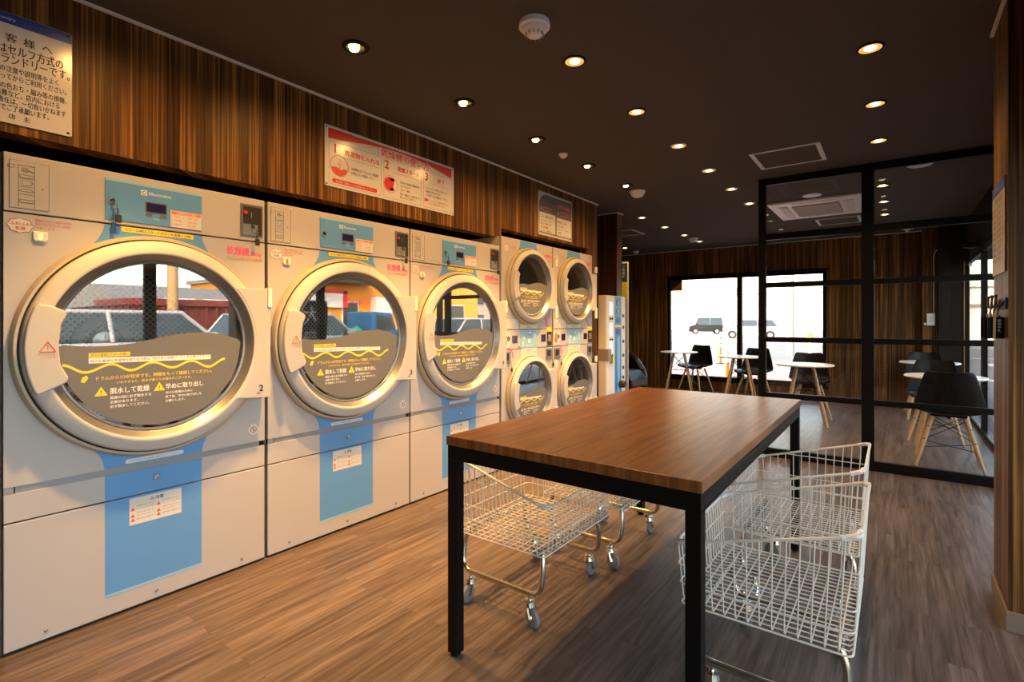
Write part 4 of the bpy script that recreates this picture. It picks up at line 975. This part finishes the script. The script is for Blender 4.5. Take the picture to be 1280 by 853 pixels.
def make_chair():
    t = thing('cafe_chair', (0, 0, 0), 'x', 'chair', 'black shell chairs with wooden legs')
    # side profile along the shell, chair faces +y
    prof = [(.225, .425), (.215, .440), (.17, .447), (.08, .435), (-.02, .425), (-.10, .425), (-.165, .440), (-.205, .480), (-.222, .54), (-.232, .61), (-.240, .68), (-.250, .74), (-.258, .785), (-.262, .800)]
    wid = [.185, .205, .220, .232, .236, .236, .236, .231, .222, .208, .190, .172, .158, .140]
    def surf(off, n=14, shrink=1.0, i0=0, i1=None):
        mb = []; pr = prof[i0:i1]; wd = wid[i0:i1]
        for i, ((y, z), w_) in enumerate(zip(pr, wd)):
            gi = i + i0
            back = max(0, min(1, (gi - 5) / 3)); row = []
            for q in range(n + 1):
                u = -1 + 2 * q / n; e = abs(u) ** 2.6
                x = u * w_ * shrink
                row.append((x, y + back * (.055 * e) + off[0], z + (1 - back) * .050 * e * (1 if gi > 1 else .5) + off[1] - (.012 * (1 - abs(u)) if gi == len(prof) - 1 else 0)))
            mb.append(row)
        return mb
    S = surf((0, 0)); nr, nc = len(S), len(S[0])
    m = MB(); m.add([p for r in S for p in r], [(i * nc + j, i * nc + j + 1, (i + 1) * nc + j + 1, (i + 1) * nc + j) for i in range(nr - 1) for j in range(nc - 1)])
    sh = m.build('shell', 'shell', t, smooth=True)
    for p in sh.data.polygons: p.use_smooth = True
    md = sh.modifiers.new('thick', 'SOLIDIFY'); md.thickness = .009; md.offset = 0
    ms = sh.modifiers.new('sub', 'SUBSURF'); ms.levels = 1; ms.render_levels = 2
    # seat pad
    pad = MB(); pr = [(.205, .450), (.16, .462), (.08, .455), (0, .448), (-.08, .446), (-.15, .455)]
    k = 24; prf = [(.17, 0), (.195, .006), (.205, .016), (.198, .026), (.15, .031), (.0001, .033)]
    pad.lathe([(r, h) for r, h in prf], (0, 0, 0), 'Z', 32)
    for i, (x, y, z) in enumerate(pad.v):
        r = math.hypot(x, y); pad.v[i] = (x * 1.0, y * .92 + .02, z + .432 + .030 * (abs(x) / .2) ** 2.4)
    pad.build('seat_pad', 'cushion', t, smooth=True)
    MB().box(-.12, .12, -.01, .01, .400, .415).box(-.01, .01, -.12, .12, .400, .415).box(-.085, .085, -.085, .085, .412, .424).build('bracket', 'black', t)
    P = {}
    for sx in (-1, 1):
        for sy in (-1, 1):
            p0 = (sx * .105, sy * .105 - .01, .412); p1 = (sx * .215, sy * .205 - .01, .002); P[(sx, sy)] = (p0, p1)
            lg = MB().tube([p0, lerp(p0, p1, .4), p1], [.0155, .015, .0105], 10).build('leg', 'beech', t, smooth=True)
            for f in (.2, .45):
                q = lerp(p0, p1, f); MB().tube([(q[0], q[1], q[2]), (q[0] + sx * .018, q[1] + sy * .006, q[2])], .0048, 6).tube([(q[0], q[1], q[2]), (q[0] + sx * .004, q[1] + sy * .018, q[2])], .0048, 6).build('bolt', 'black', lg)
    wr = MB()
    for a_, b_ in (((-1, -1), (1, 1)), ((-1, 1), (1, -1))): wr.tube([lerp(*P[a_], .62), lerp(*P[b_], .62)], .003, 6)
    for a_, b_ in (((-1, -1), (1, -1)), ((1, -1), (1, 1)), ((1, 1), (-1, 1)), ((-1, 1), (-1, -1))):
        wr.tube([lerp(*P[a_], .05), lerp(*P[b_], .45)], .003, 6).tube([lerp(*P[b_], .05), lerp(*P[a_], .45)], .003, 6)
    wr.build('wire_brace', 'black', t)
    return t
CH = [(.365, 5.665, -2, 'black shell chair with its back to the partition glass, by the glazed front'), (.33, 6.73, 178, 'black shell chair facing the camera between the two tables by the glazed front'), (.34, 8.60, 184, 'black shell chair beyond the farther table by the glazed front, near the switch box'),
      (-.86, 7.50, 190, 'black shell chair at the cafe table seen through the middle of the partition'), (-2.72, 8.88, 165, 'black shell chair before the window, farther from the partition'), (-1.70, 8.36, 172, 'black shell chair before the window, beside the partition post')]
k0 = make_chair()
for i, (x, y, a, lb) in enumerate(CH):
    o = k0 if i == 0 else copy_tree(k0); o.location = (x, y, 0); o.rotation_euler.z = math.radians(a); o['label'] = lb

# ------------------------------------------------------------------ payment machine
t = thing('payment_machine', (-2.50, 5.31, 0), 'white and blue payment machine standing against the dark pillar after the stacked dryers', 'payment machine')
w = .24
MB().box(-.095, 0, -w, w, .0, 1.49).build('cabinet', plain('machine_cream', (.70, .64, .55), .4), t, bevel=.006)
MB().box(.0, .006, -w + .005, -.035, .02, 1.485).build('front_panel', 'white', t, bevel=.002)
bp = MB().box(.0, .007, -.033, .135, .02, 1.485).build('blue_panel', plain('machine_blue', (.02, .29, .82), .35), t, bevel=.002)
wp = MB().box(.0, .006, .137, w - .002, .02, 1.485).build('side_panel', 'white', t, bevel=.002)
for z0, z1 in ((1.27, 1.42), (1.04, 1.19), (.86, 1.0)):
    MB().box(.006, .008, -.175, -.085, z0, z1).build('price_card', emit('lit_panel', (1, .97, .9), .9) if 'lit_panel' not in bpy.data.materials else bpy.data.materials['lit_panel'], t)
for z in (1.235, 1.005, .83):
    for y in (-.15, -.105): MB().lathe([(.0001, .016), (.011, .015), (.013, .006)], (0, y, z), 'X', 12).build('button', 'ink', t)
MB().box(-.10, .03, -w - .004, -w + .07, .775, .905).build('card_reader', plain('reader_taupe', (.26, .21, .17), .5), t, bevel=.004)
MB().box(.006, .012, -.16, -.10, .74, .83).build('coin_plate', 'gold', t); MB().box(.006, .010, -.085, -.055, .74, .82).build('note_slot', 'yellow', t)
MB().box(.007, .009, -.05, .14, 1.14, 1.165).build('yellow_strip', 'yellow', t)
mb = MB()
for z0, z1 in ((1.38, 1.45), (1.29, 1.35), (1.19, 1.25), (1.06, 1.12)): mb.box(.007, .009, .0, .10, z0, z1)
mb.build('menu_sticker', 'navy', bp)
MB().prism([(.02, .3), (.09, .3), (.08, .5), (.10, .85), (.08, 1.03), (.03, 1.03), (.015, .85), (.04, .55)], 'X', .007, .009).build('wave_graphic', 'blue_light', bp)
mb = MB()
for z in (1.25, 1.12, .96, .80, .66, .55): mb.box(.006, .0075, .16, .21, z, z + .035)
mb.build('menu_sticker', 'ink', wp)
MB().lathe([(.0001, .075), (.035, .072), (.042, .055), (.042, .02), (.02, .006)], (0, .09, .50), 'X', 20).build('black_knob', 'darkplastic', t, smooth=True)
lettering([('洗', .05, 1.395, .05, 'C'), ('剤', .05, 1.30, .05, 'C')], 'paper', bp, .0095, bold=.05)

# banner beyond the pillar
t = thing('pop_up_banner', (-2.83, 6.25, 0), 'narrow banner with black top and orange band just past the dark pillar', 'banner')
w = .055
MB().box(-w, w, -.006, .0, .0, 1.97).build('sheet', 'paper', t)
MB().box(-w, w, -.008, -.006, 1.72, 1.96).build('black_band', 'banner_dark', t); MB().box(-w, w, -.008, -.006, 1.50, 1.71).build('orange_band', 'yellow', t)
MB().box(-w - .004, w + .008, .0, .012, .0, 1.98).build('stand', 'trim', t); MB().box(-.15, .15, -.06, .06, .0, .02).build('foot', 'darkplastic', t)
lettering([(c, 0, 1.90 - .04 * i, .035, 'C') for i, c in enumerate('ご自由に')], 'paper', t, -.0085, face='-Y')
lettering([(c, 0, 1.40 - .06 * i, .05, 'C') for i, c in enumerate('マッサージ')], 'ink', t, -.0085, face='-Y')

# massage chair
t = thing('massage_chair', (-3.85, 8.05, 0), 'glossy black massage chair half hidden behind the payment machine', 'massage chair', rotz=-.25)
def loft(secs, mat, name, parent, n=20):
    # secs: list of (center, half-x, half-z, exponent) along y
    mb = MB(); rows = []
    for (cx, cy, cz), hx, hz in secs:
        rows.append([(cx + hx * math.copysign(abs(cos(a)) ** .7, cos(a)), cy, cz + hz * math.copysign(abs(sin(a)) ** .7, sin(a))) for a in [2 * PI * i / n for i in range(n)]])
    v = [p for r in rows for p in r]; f = [(i * n + j, i * n + (j + 1) % n, (i + 1) * n + (j + 1) % n, (i + 1) * n + j) for i in range(len(rows) - 1) for j in range(n)]
    f += [tuple(range(n))[::-1], tuple((len(rows) - 1) * n + j for j in range(n))]
    return mb.add(v, f).build(name, mat, parent, smooth=True)
MB().prism(rrect(-.45, .40, .02, .22, .05), 'Y', -.30, .30).build('base', 'darkplastic', t, bevel=.02)
MB().prism([(-.30, .22), (.32, .22), (.36, .32), (.34, .42), (-.15, .40), (-.52, 1.02), (-.62, 1.05), (-.66, 1.0), (-.42, .35)], 'Y', -.24, .24).build('seat_and_back', 'leather', t, bevel=.05, seg=4)
for s_ in (-1, 1):
    MB().prism([(-.40, .10), (.36, .06), (.46, .14), (.47, .28), (.42, .42), (.30, .58), (.14, .70), (-.08, .78), (-.26, .76), (-.38, .60), (-.44, .35)], 'Y', s_ * .24 if s_ > 0 else -.38, .38 if s_ > 0 else -.24).build('side_armour', 'leather', t, bevel=.06, seg=5)
    MB().prism([(-.30, .22), (.30, .16), (.36, .26), (.28, .40), (.10, .52), (-.12, .58), (-.28, .48)], 'Y', .375 if s_ > 0 else -.395, .395 if s_ > 0 else -.375).build('side_inlay', 'darkplastic', t, bevel=.015, seg=3)
MB().prism([(.34, .16), (.50, .10), (.58, .14), (.56, .26), (.40, .42), (.34, .40)], 'Y', -.22, .22).build('leg_rest', 'leather', t, bevel=.04, seg=4)
MB().prism(rrect(-.62, -.46, .90, 1.08, .05), 'Y', -.16, .16).build('head_pillow', 'leather', t, bevel=.03, seg=3)

# switch boxes and conduit on the back wood return
t = thing('switch_box', (.40, 9.07, 1.23), 'pale wall switch box on the wood return with a thin curved conduit', 'switch box')
MB().box(-.045, .045, -.05, 0, -.08, .085).build('box', 'white', t, bevel=.006)
MB().box(-.018, .024, -.058, -.05, -.03, .05).build('cover', 'trim', t, bevel=.003)
MB().box(-.075, -.047, -.035, 0, -.075, -.045).build('side_plug', 'white', t, bevel=.004)
P = [(.03, -.02, .085), (.03, -.02, .85)] + [(.03 + .16 * (1 - cos(PI / 2 * i / 8)), -.02, .85 + .16 * sin(PI / 2 * i / 8)) for i in range(1, 9)] + [(.33, -.02, 1.01)]
MB().tube(P, .007, 8).build('conduit', 'trim', t, smooth=True)
MB().box(.02, .04, -.03, -.001, .55, .565).build('conduit_clip', 'trim', t)
t = thing('pull_rod', (.66, 7.4, 2.0), 'thin rod with white end hanging high by the glazed front', 'pull rod')
MB().tube([(0, 0, 0), (0, 0, -.17)], .005, 6).lathe([(.03, .0), (.03, -.01), (.0001, -.012)], (0, 0, 0), 'Z', 12).build('rod', 'darkplastic', t)
MB().sphere((0, 0, -.185), .016, 12, 8).build('end_ball', 'white', t)
struct(MB().box(.60, .73, 7.34, 7.46, 2.0, 2.06).build('trim_5', 'matte_black'))
# ------------------------------------------------------------------ outside
GZ = -.10
struct(MB().box(-90, 90, -60, 110, -.4, GZ).build('ground', 'asphalt'))
struct(MB().box(-60, .6, 11.2, 15.0, GZ, GZ + .03).build('pavement_outside', 'redpave'))
struct(MB().box(-60, 60, 34.5, 100, GZ, GZ + .02).build('ground_far', 'concrete'))
mb = MB()
mb.box(-60, 40, 15.3, 15.5, GZ, GZ + .006).box(-60, 40, 33.6, 33.8, GZ, GZ + .006)
for i in range(9): mb.box(-40 + 8 * i, -36 + 8 * i, 24.4, 24.55, GZ, GZ + .006)
struct(mb.build('road_markings', 'roadline'))
mb = MB()
for i in range(9): mb.box(3.5, 8.8, -3 + 2.6 * i, -2.9 + 2.6 * i, GZ, GZ + .006)
struct(mb.build('road_lines_parking', 'roadline'))

def car(kind, x, y, rot, mat, label):
    spec = {'hatch': (3.9, .82, .96, 1.50), 'wagon': (3.4, .74, .98, 1.76), 'sedan': (4.5, .86, .84, 1.44)}[kind]
    L, W, BZ, HZ = spec; l = L / 2
    t = thing('car', (x, y, GZ), label, 'car', None, rot)
    if kind == 'wagon': side = [(-l, .30), (-l + .02, .75), (-l + .04, BZ), (l - .62, BZ), (l - .10, BZ - .10), (l, .72), (l, .30)]; roof = (-l + .06, l - .62, -l + .12, l - .95)
    elif kind == 'sedan': side = [(-l, .32), (-l, .70), (-l + .08, BZ), (l - 1.0, BZ), (l - .15, BZ - .14), (l, .62), (l, .32)]; roof = (-l + .45, l - 1.05, -l + 1.1, l - 1.75)
    else: side = [(-l, .32), (-l, .70), (-l + .06, BZ), (l - .85, BZ), (l - .15, BZ - .12), (l, .62), (l, .32)]; roof = (-l + .08, l - .80, -l + .45, l - 1.35)
    wx = (-l + .62, l - .66); R_ = .30
    low = []
    for cx in wx[::-1]: low += [(cx + (R_ + .05) * cos(a), .26 + (R_ + .05) * sin(a)) for a in [0 + PI * i / 10 for i in range(11)]]
    body = MB().prism([(p[0], p[1]) for p in side] + [(l - .05, .22)] + low + [(-l + .05, .22)], 'Y', -W, W).build('body', mat, t, bevel=.05, seg=3)
    x0, x1, r0, r1 = roof; wr = W - .13
    g = MB(); g.add([(x0, -W + .03, BZ), (x1, -W + .03, BZ), (x1, W - .03, BZ), (x0, W - .03, BZ), (r0, -wr, HZ - .05), (r1, -wr, HZ - .05), (r1, wr, HZ - .05), (r0, wr, HZ - .05)], [(0, 1, 2, 3), (4, 5, 6, 7), (0, 1, 5, 4), (1, 2, 6, 5), (2, 3, 7, 6), (3, 0, 4, 7)])
    g.build('window_glass', 'carglass', t)
    MB().box(r0 - .03, r1 + .04, -wr - .02, wr + .02, HZ - .07, HZ).build('roof', mat, t, bevel=.035, seg=3)
    pl = MB()
    for s_ in (-1, 1):
        for a, b in ((x0, r0), ((x0 + x1) / 2 - .1, (r0 + r1) / 2 - .05), (x1, r1)):
            pl.tube([(a, s_ * (W - .03), BZ), (b, s_ * wr, HZ - .04)], .035, 6)
    pl.build('window_pillar', mat, t)
    for cx in wx:
        for s_ in (-1, 1):
            w_ = MB().lathe([(.17, -.08), (.27, -.09), (R_, -.05), (R_, .05), (.27, .09), (.17, .08)], (cx, s_ * (W - .08), .30 - .0), 'Y', 24).build('wheel', 'tyre', t, smooth=True)
            MB().lathe([(.0001, .075), (.06, .085), (.17, .07), (.17, -.07), (.06, -.085), (.0001, -.075)], (cx, s_ * (W - .08), .30), 'Y', 20).build('hubcap', 'steel', w_, smooth=True)
    for s_ in (-1, 1):
        MB().box(l - .06, l + .012, s_ * (W - .32) - .14, s_ * (W - .32) + .14, .60, .74).build('headlight', 'white', t, bevel=.03)
        MB().box(-l - .012, -l + .05, s_ * (W - .16) - .08, s_ * (W - .16) + .08, .68, .92).build('tail_light', 'red', t, bevel=.02)
        MB().box(x1 - .25, x1 - .05, s_ * (W + .10) - .09, s_ * (W + .10) + .09, BZ + .02, BZ + .15).build('door_mirror', mat, t, bevel=.03)
    MB().box(l - .01, l + .02, -.45, .45, .36, .50).box(l - .01, l + .02, -.35, .35, .60, .68).build('grille', 'darkplastic', t, bevel=.01)
    MB().box(l + .015, l + .03, -.165, .165, .42, .53).build('number_plate', 'yellow' if kind == 'wagon' else 'paper', t)
    return t
car('wagon', -16.2, 56.5, PI + .35, 'car_black', 'black boxy car parked across the road, seen through the back window')
car('hatch', -9.0, 43.2, PI + .25, 'car_white', 'white car partly hidden by the back window mullion')
car('hatch', -13.6, 66, PI + .3, 'car_white', 'distant white car just behind the black boxy car')
car('hatch', 6.1, 3.35, PI / 2, 'car_white', 'white car parked outside the glazed front, mirrored in dryer two')
car('sedan', 9.5, 4.6, PI / 2, 'car_silver', 'silver car beside the dark red shed outside')
car('hatch', 7.25, 7.3, PI / 2, 'car_silver', 'silver car outside, mirrored in dryer three')
car('sedan', 7.5, 14.4, PI * .5, 'car_white', 'white sedan outside, mirrored in dryer four')
car('hatch', 8.6, 19.2, PI * .46, 'car_blue', 'blue car outside, beyond the white sedan')

# truck
t = thing('truck', (10.3, 10.95, GZ), 'blue truck with green tarpaulin parked outside before the orange shop', 'truck', rotz=PI / 2)
MB().prism([(.55, .35), (1.75, .35), (1.85, .7), (1.65, 1.05), (1.42, 1.62), (.55, 1.66)], 'Y', -.72, .72).build('cab', 'car_blue', t, bevel=.05, seg=3)
for s_ in (-1, 1): MB().prism([(.75, 1.02), (1.52, 1.02), (1.34, 1.5), (.75, 1.52)], 'Y', s_ * .725 - .004, s_ * .725 + .004).build('window_glass', 'carglass', t)
MB().add([(1.69, -.6, 1.06), (1.69, .6, 1.06), (1.47, .6, 1.56), (1.47, -.6, 1.56)], [(0, 1, 2, 3)]).build('windscreen', 'carglass', t)
MB().box(-1.75, .5, -.72, .72, .55, .9).build('bed', 'car_blue', t, bevel=.02)
mb = MB(); nx, ny = 14, 8; v = []
for i in range(nx + 1):
    for j in range(ny + 1):
        x = -1.78 + 2.28 * i / nx; y = -.76 + 1.52 * j / ny
        e = min(1, min(i, nx - i) / 2, min(j, ny - j) / 1.5)
        v.append((x, y, .74 + e * (.36 + .10 * sin(i * 1.1 + j) + .06 * R.random())))
f = [(i * (ny + 1) + j, i * (ny + 1) + j + 1, (i + 1) * (ny + 1) + j + 1, (i + 1) * (ny + 1) + j) for i in range(nx) for j in range(ny)]
mb.add(v, f).build('tarpaulin', 'tarp', t, smooth=True)
for cx in (-1.15, 1.2):
    for s_ in (-1, 1): MB().lathe([(.0001, -.09), (.27, -.1), (.3, -.06), (.3, .06), (.27, .1), (.0001, .09)], (cx, s_ * .64, .30), 'Y', 20).build('wheel', 'tyre', t, smooth=True)

def pole(name, x, y, h, r, mat, label, arms=True):
    t = thing(name, (x, y, GZ), label, 'pole')
    MB().tube([(0, 0, 0), (0, 0, h)], [r, r * .75], 14).build('shaft', mat, t, smooth=True)
    if arms:
        MB().box(-.9, .9, -.05, .05, h - .8, h - .7).box(-.7, .7, -.05, .05, h - 1.5, h - 1.42).build('cross_arm', 'trim', t)
        mb = MB()
        for q in (-.8, -.4, .4, .8): mb.lathe([(.04, h - .7), (.05, h - .62), (.03, h - .55), (.0001, h - .54)], (q, 0, 0), 'Z', 8)
        mb.build('insulator_ribs', 'white', t)
    return t
pole('utility_pole', -3.25, 22.5, 9, .15, 'pole', 'grey utility pole beyond the back window, seen through the partition')
pole('utility_pole', -1.55, 19.0, 9, .20, 'bld_cream', 'thick pale utility pole beyond the back window edge')
pole('utility_pole', 10.75, 5.75, 8, .14, 'wood_pole', 'brown utility pole outside, mirrored in dryer two')
pole('utility_pole', 14.5, 9.0, 7, .04, 'trim', 'thin metal pole outside beside the grey house', False)
mb = MB()
for k, (z0, y) in enumerate(((7.6, 40), (7.2, 40.3))):
    mb.tube([(-40 + 80 * i / 24, y, z0 - 1.0 * (1 - ((i - 12) / 12) ** 2)) for i in range(25)], .03, 5)
tag(mb.build('overhead_wire', 'ink'), 'thin overhead wires crossing the sky beyond the back window', 'wire')
mb = MB()
for k in range(4):
    mb.tube([(11.5 + .3 * k, -20 + 60 * i / 24, 5.6 + .5 * k - .7 * (1 - ((i - 12) / 12) ** 2)) for i in range(25)], .014, 5)
tag(mb.build('overhead_wire', 'ink'), 'thin overhead wires above the parking lot outside the glazed front', 'wire')

# bollards
def bollard(x, y, h, label):
    t = thing('bollard', (x, y, GZ), label, 'bollard')
    MB().lathe([(.045, .02), (.042, h - .02), (.03, h), (.0001, h)], (0, 0, 0), 'Z', 16).build('post', 'bollard', t, smooth=True)
    for z in (.62 * h, .80 * h): MB().lathe([(.046, z), (.0465, z + .01), (.0465, z + .09), (.046, z + .1)], (0, 0, 0), 'Z', 16).build('reflective_band', 'paper', t, smooth=True)
    MB().lathe([(.12, 0), (.12, .02), (.06, .035), (.045, .035)], (0, 0, 0), 'Z', 18).build('foot', 'darkplastic', t)
bollard(-4.35, 16.7, .82, 'orange roadside bollard with white bands behind the window beyond the farther table')
bollard(-3.05, 12.3, .62, 'short orange bollard near the window behind the second cafe table')
# sign stickers in the top corner of the back window
t = thing('window_sign', (-3.18, 9.30, 1.86), 'dark and orange corner sign in the top corner of the back window', 'sign')
MB().box(-.10, .11, -.03, -.012, -.10, .09).build('board', 'banner_dark', t, bevel=.002)
MB().prism([(-.10, -.10), (.11, -.10), (.11, .06)], 'Y', -.034, -.030).build('orange_corner', 'orange', t)
t = thing('roadside_sign', (-6.05, 18.0, GZ), 'yellow roadside sign on a post outside the back window corner', 'sign')
MB().tube([(0, 0, 0), (0, 0, 3.0)], .05, 10).build('post', 'trim', t, smooth=True)
MB().box(-.42, .42, -.05, .05, 1.9, 2.75).build('board', 'pale_yellow', t, bevel=.01)
t = thing('roadside_post', (-1.62, 14.2, GZ), 'white roadside post with yellow cap seen low through the partition', 'post')
MB().tube([(0, 0, 0), (0, 0, .86)], .035, 10).build('shaft', 'bld_white', t, smooth=True)
MB().lathe([(.06, .84), (.07, .93), (.05, 1.0), (.0001, 1.02)], (0, 0, 0), 'Z', 14).build('cap', 'yellow', t, smooth=True)
# flag
t = thing('banner_flag', (2.05, 4.42, GZ), 'dark banner flag with pale brush writing on a pole outside the glazed front', 'flag')
MB().tube([(0, -.28, 0), (0, -.28, 2.2)], .012, 8).tube([(0, -.28, 1.62), (0, .28, 1.62)], .008, 6).build('pole', 'white', t, smooth=True)
mb = MB(); v = []
for i in range(9):
    for j in range(11):
        y = -.26 + .54 * i / 8; v.append((.03 * sin(i * .9 + j * .5), y, .70 + .92 * j / 10))
mb.add(v, [(i * 11 + j, (i + 1) * 11 + j, (i + 1) * 11 + j + 1, i * 11 + j + 1) for i in range(8) for j in range(10)])
cl = mb.build('cloth', 'banner_dark', t, smooth=True); md = cl.modifiers.new('thick', 'SOLIDIFY'); md.thickness = .004
lettering([('大', 0, 1.27, .34, 'C'), ('衆', 0, .90, .34, 'C')], 'paper', t, -.05, face='-X')
MB().box(-.04, -.035, -.25, .22, .74, .84).build('pale_strip', 'paper', t)
MB().box(-.2, .2, -.45, -.1, 0, .12).build('weight', 'bld_white', t, bevel=.03)

# buildings
def building(x0, x1, y0, y1, h, mat, label, roof=None, wins=(), wmat='carglass', name='building', group=None):
    t = thing(name, ((x0 + x1) / 2, (y0 + y1) / 2, GZ), label, 'building', group)
    a, b = (x1 - x0) / 2, (y1 - y0) / 2
    MB().box(-a, a, -b, b, 0, h).build('wall', mat, t)
    if roof == 'gable':
        MB().add([(-a - .3, -b - .3, h), (a + .3, -b - .3, h), (a + .3, b + .3, h), (-a - .3, b + .3, h), (0, -b - .3, h + .9), (0, b + .3, h + .9)], [(0, 1, 2, 3), (0, 3, 5, 4), (1, 4, 5, 2), (0, 4, 1), (3, 2, 5)]).build('roof', 'bld_grey', t)
    elif roof: MB().box(-a - .15, a + .15, -b - .15, b + .15, h, h + .18).build('roof', roof, t)
    for fy, z, w_, h_ in wins:
        y = -b + 2 * b * fy
        f = MB().box(-a - .05, -a, y - w_ / 2 - .06, y + w_ / 2 + .06, z - .06, z + h_ + .06).build('window', 'bld_white', t)
        MB().box(-a - .06, -a - .05, y - w_ / 2, y + w_ / 2, z, z + h_).build('pane', wmat, f)
    return t
tr = building(11.2, 13.4, 4.9, 9.0, 1.75, 'bld_red', 'dark red shed wall outside, mirrored in dryer two', 'bld_red', name='shed')
lettering([('Crash', -.6, .75, .42, 'C'), ('ART', .9, .65, .34, 'C')], 'bld_cream', tr, -1.21, face='-X')
mb = MB()
for i in range(14): mb.box(-1.23, -1.2, -1.9 + .28 * i, -1.86 + .28 * i, .05, 1.72)
mb.build('corrugation', 'bld_red', tr)
building(16, 24, 6.6, 10.9, 1.9, 'bld_grey', 'grey gabled house behind the dark red shed', 'gable', [(.3, 1.2, .9, .9), (.6, 1.2, .9, .9)], name='house')
building(26, 32, -6, 3, 1.8, 'bld_cream', 'cream house far behind the parking lot', 'gable', [(.2, 1.2, 1.0, 1.1), (.5, 1.2, 1.0, 1.1), (.8, 1.2, 1.0, 1.1)], name='house')
ob = building(15.5, 24, 11.4, 17.0, 3.2, 'bld_orange', 'orange shop with red and white sign board beyond the truck', 'bld_grey', [(.62, .7, .8, 1.5)], name='shop')
MB().box(-4.45, -4.25, -2.3, .4, 1.95, 2.75).build('sign_board', 'paper', ob); MB().box(-4.47, -4.44, -2.3, .4, 2.60, 2.75).box(-4.47, -4.44, -2.3, -2.05, 1.95, 2.75).box(-4.47, -4.44, .15, .4, 1.95, 2.75).build('red_edge', 'red', ob)
lettering([('ショップ', -.95, 2.15, .36, 'C')], 'red', ob, -4.48, face='-X', bold=.05)
MB().box(-5.3, -4.2, -3.0, 1.6, 3.05, 3.2).build('awning', 'darkplastic', ob); MB().box(-4.75, -4.28, 1.8, 2.8, 1.6, 2.5).build('outdoor_unit', 'bld_white', ob, bevel=.03)
building(15.0, 24, 17.2, 23.5, 4.4, 'bld_yellow', 'yellow shop next to the orange one', 'bld_grey', [(.3, 1.0, 1.2, 1.2), (.7, 1.0, 1.2, 1.2)], name='shop')
building(18, 26, 24.5, 33, 4.2, 'bld_cream', 'cream apartment block beyond the yellow shop', 'bld_grey', [(.15 + .175 * i, z, .8, .9) for i in range(5) for z in (.9, 2.5)])
building(2.5, 12, 46, 54, 2.3, 'bld_white', 'white building at the end of the street outside the glazed front', 'bld_grey', [(.5, 1, 1, 1)])
building(-75, -22, 88, 96, 7, 'bld_white', 'long pale building far across the road behind the parked cars', 'bld_white')
building(-20, 14, 86, 95, 5.5, 'bld_white', 'second pale building far across the road, with grey roof', 'bld_grey')
# ------------------------------------------------------------------ light, sky, camera
w = bpy.data.worlds.new('sky'); C.world = w; w.use_nodes = True
nt = w.node_tree; nt.nodes.clear()
out = nt.nodes.new('ShaderNodeOutputWorld'); bg = nt.nodes.new('ShaderNodeBackground'); sk = nt.nodes.new('ShaderNodeTexSky')
sk.sky_type = 'NISHITA'; sk.sun_disc = False; sk.sun_elevation = math.radians(32); sk.sun_rotation = math.radians(225); sk.air_density = 1.0; sk.dust_density = 2.5; sk.ozone_density = 1.0
bg.inputs[1].default_value = SKY
mu = nt.nodes.new('ShaderNodeMix'); mu.data_type = 'RGBA'; mu.blend_type = 'MULTIPLY'; mu.inputs[0].default_value = 1; mu.inputs[7].default_value = (1.14, 1.0, .80, 1)
nt.links.new(sk.outputs[0], mu.inputs[6]); nt.links.new(mu.outputs[2], bg.inputs[0]); nt.links.new(bg.outputs[0], out.inputs[0])
l = bpy.data.lights.new('sun', 'SUN'); l.energy = SUN; l.color = (1, .92, .80); l.angle = math.radians(.6)
lo = bpy.data.objects.new('sun', l); COL.objects.link(lo)
lo.rotation_euler = Vector((.62, .56, -.62)).to_track_quat('-Z', 'Y').to_euler()

cam = bpy.data.cameras.new('camera'); co = bpy.data.objects.new('camera', cam); COL.objects.link(co)
co.location = (0, 0, 1.2); co.rotation_euler = (PI / 2, 0, math.atan(478 / 643.8))
cam.sensor_fit = 'HORIZONTAL'; cam.sensor_width = 36; cam.lens = 643.8 / 1280 * 36; cam.shift_y = -24 / 1280; cam.clip_start = .05; cam.clip_end = 400
C.camera = co
vs = C.view_settings; C.display_settings.display_device = 'sRGB'; vs.view_transform = 'Standard'
try: vs.look = 'None'
except Exception: pass
vs.exposure = EXPO; vs.gamma = 1; vs.use_curve_mapping = False
cy = C.cycles
cy.max_bounces = 10; cy.diffuse_bounces = 4; cy.glossy_bounces = 4; cy.transmission_bounces = 4; cy.transparent_max_bounces = 24
cy.sample_clamp_indirect = 6; cy.caustics_reflective = False; cy.caustics_refractive = False
cy.use_denoising = True
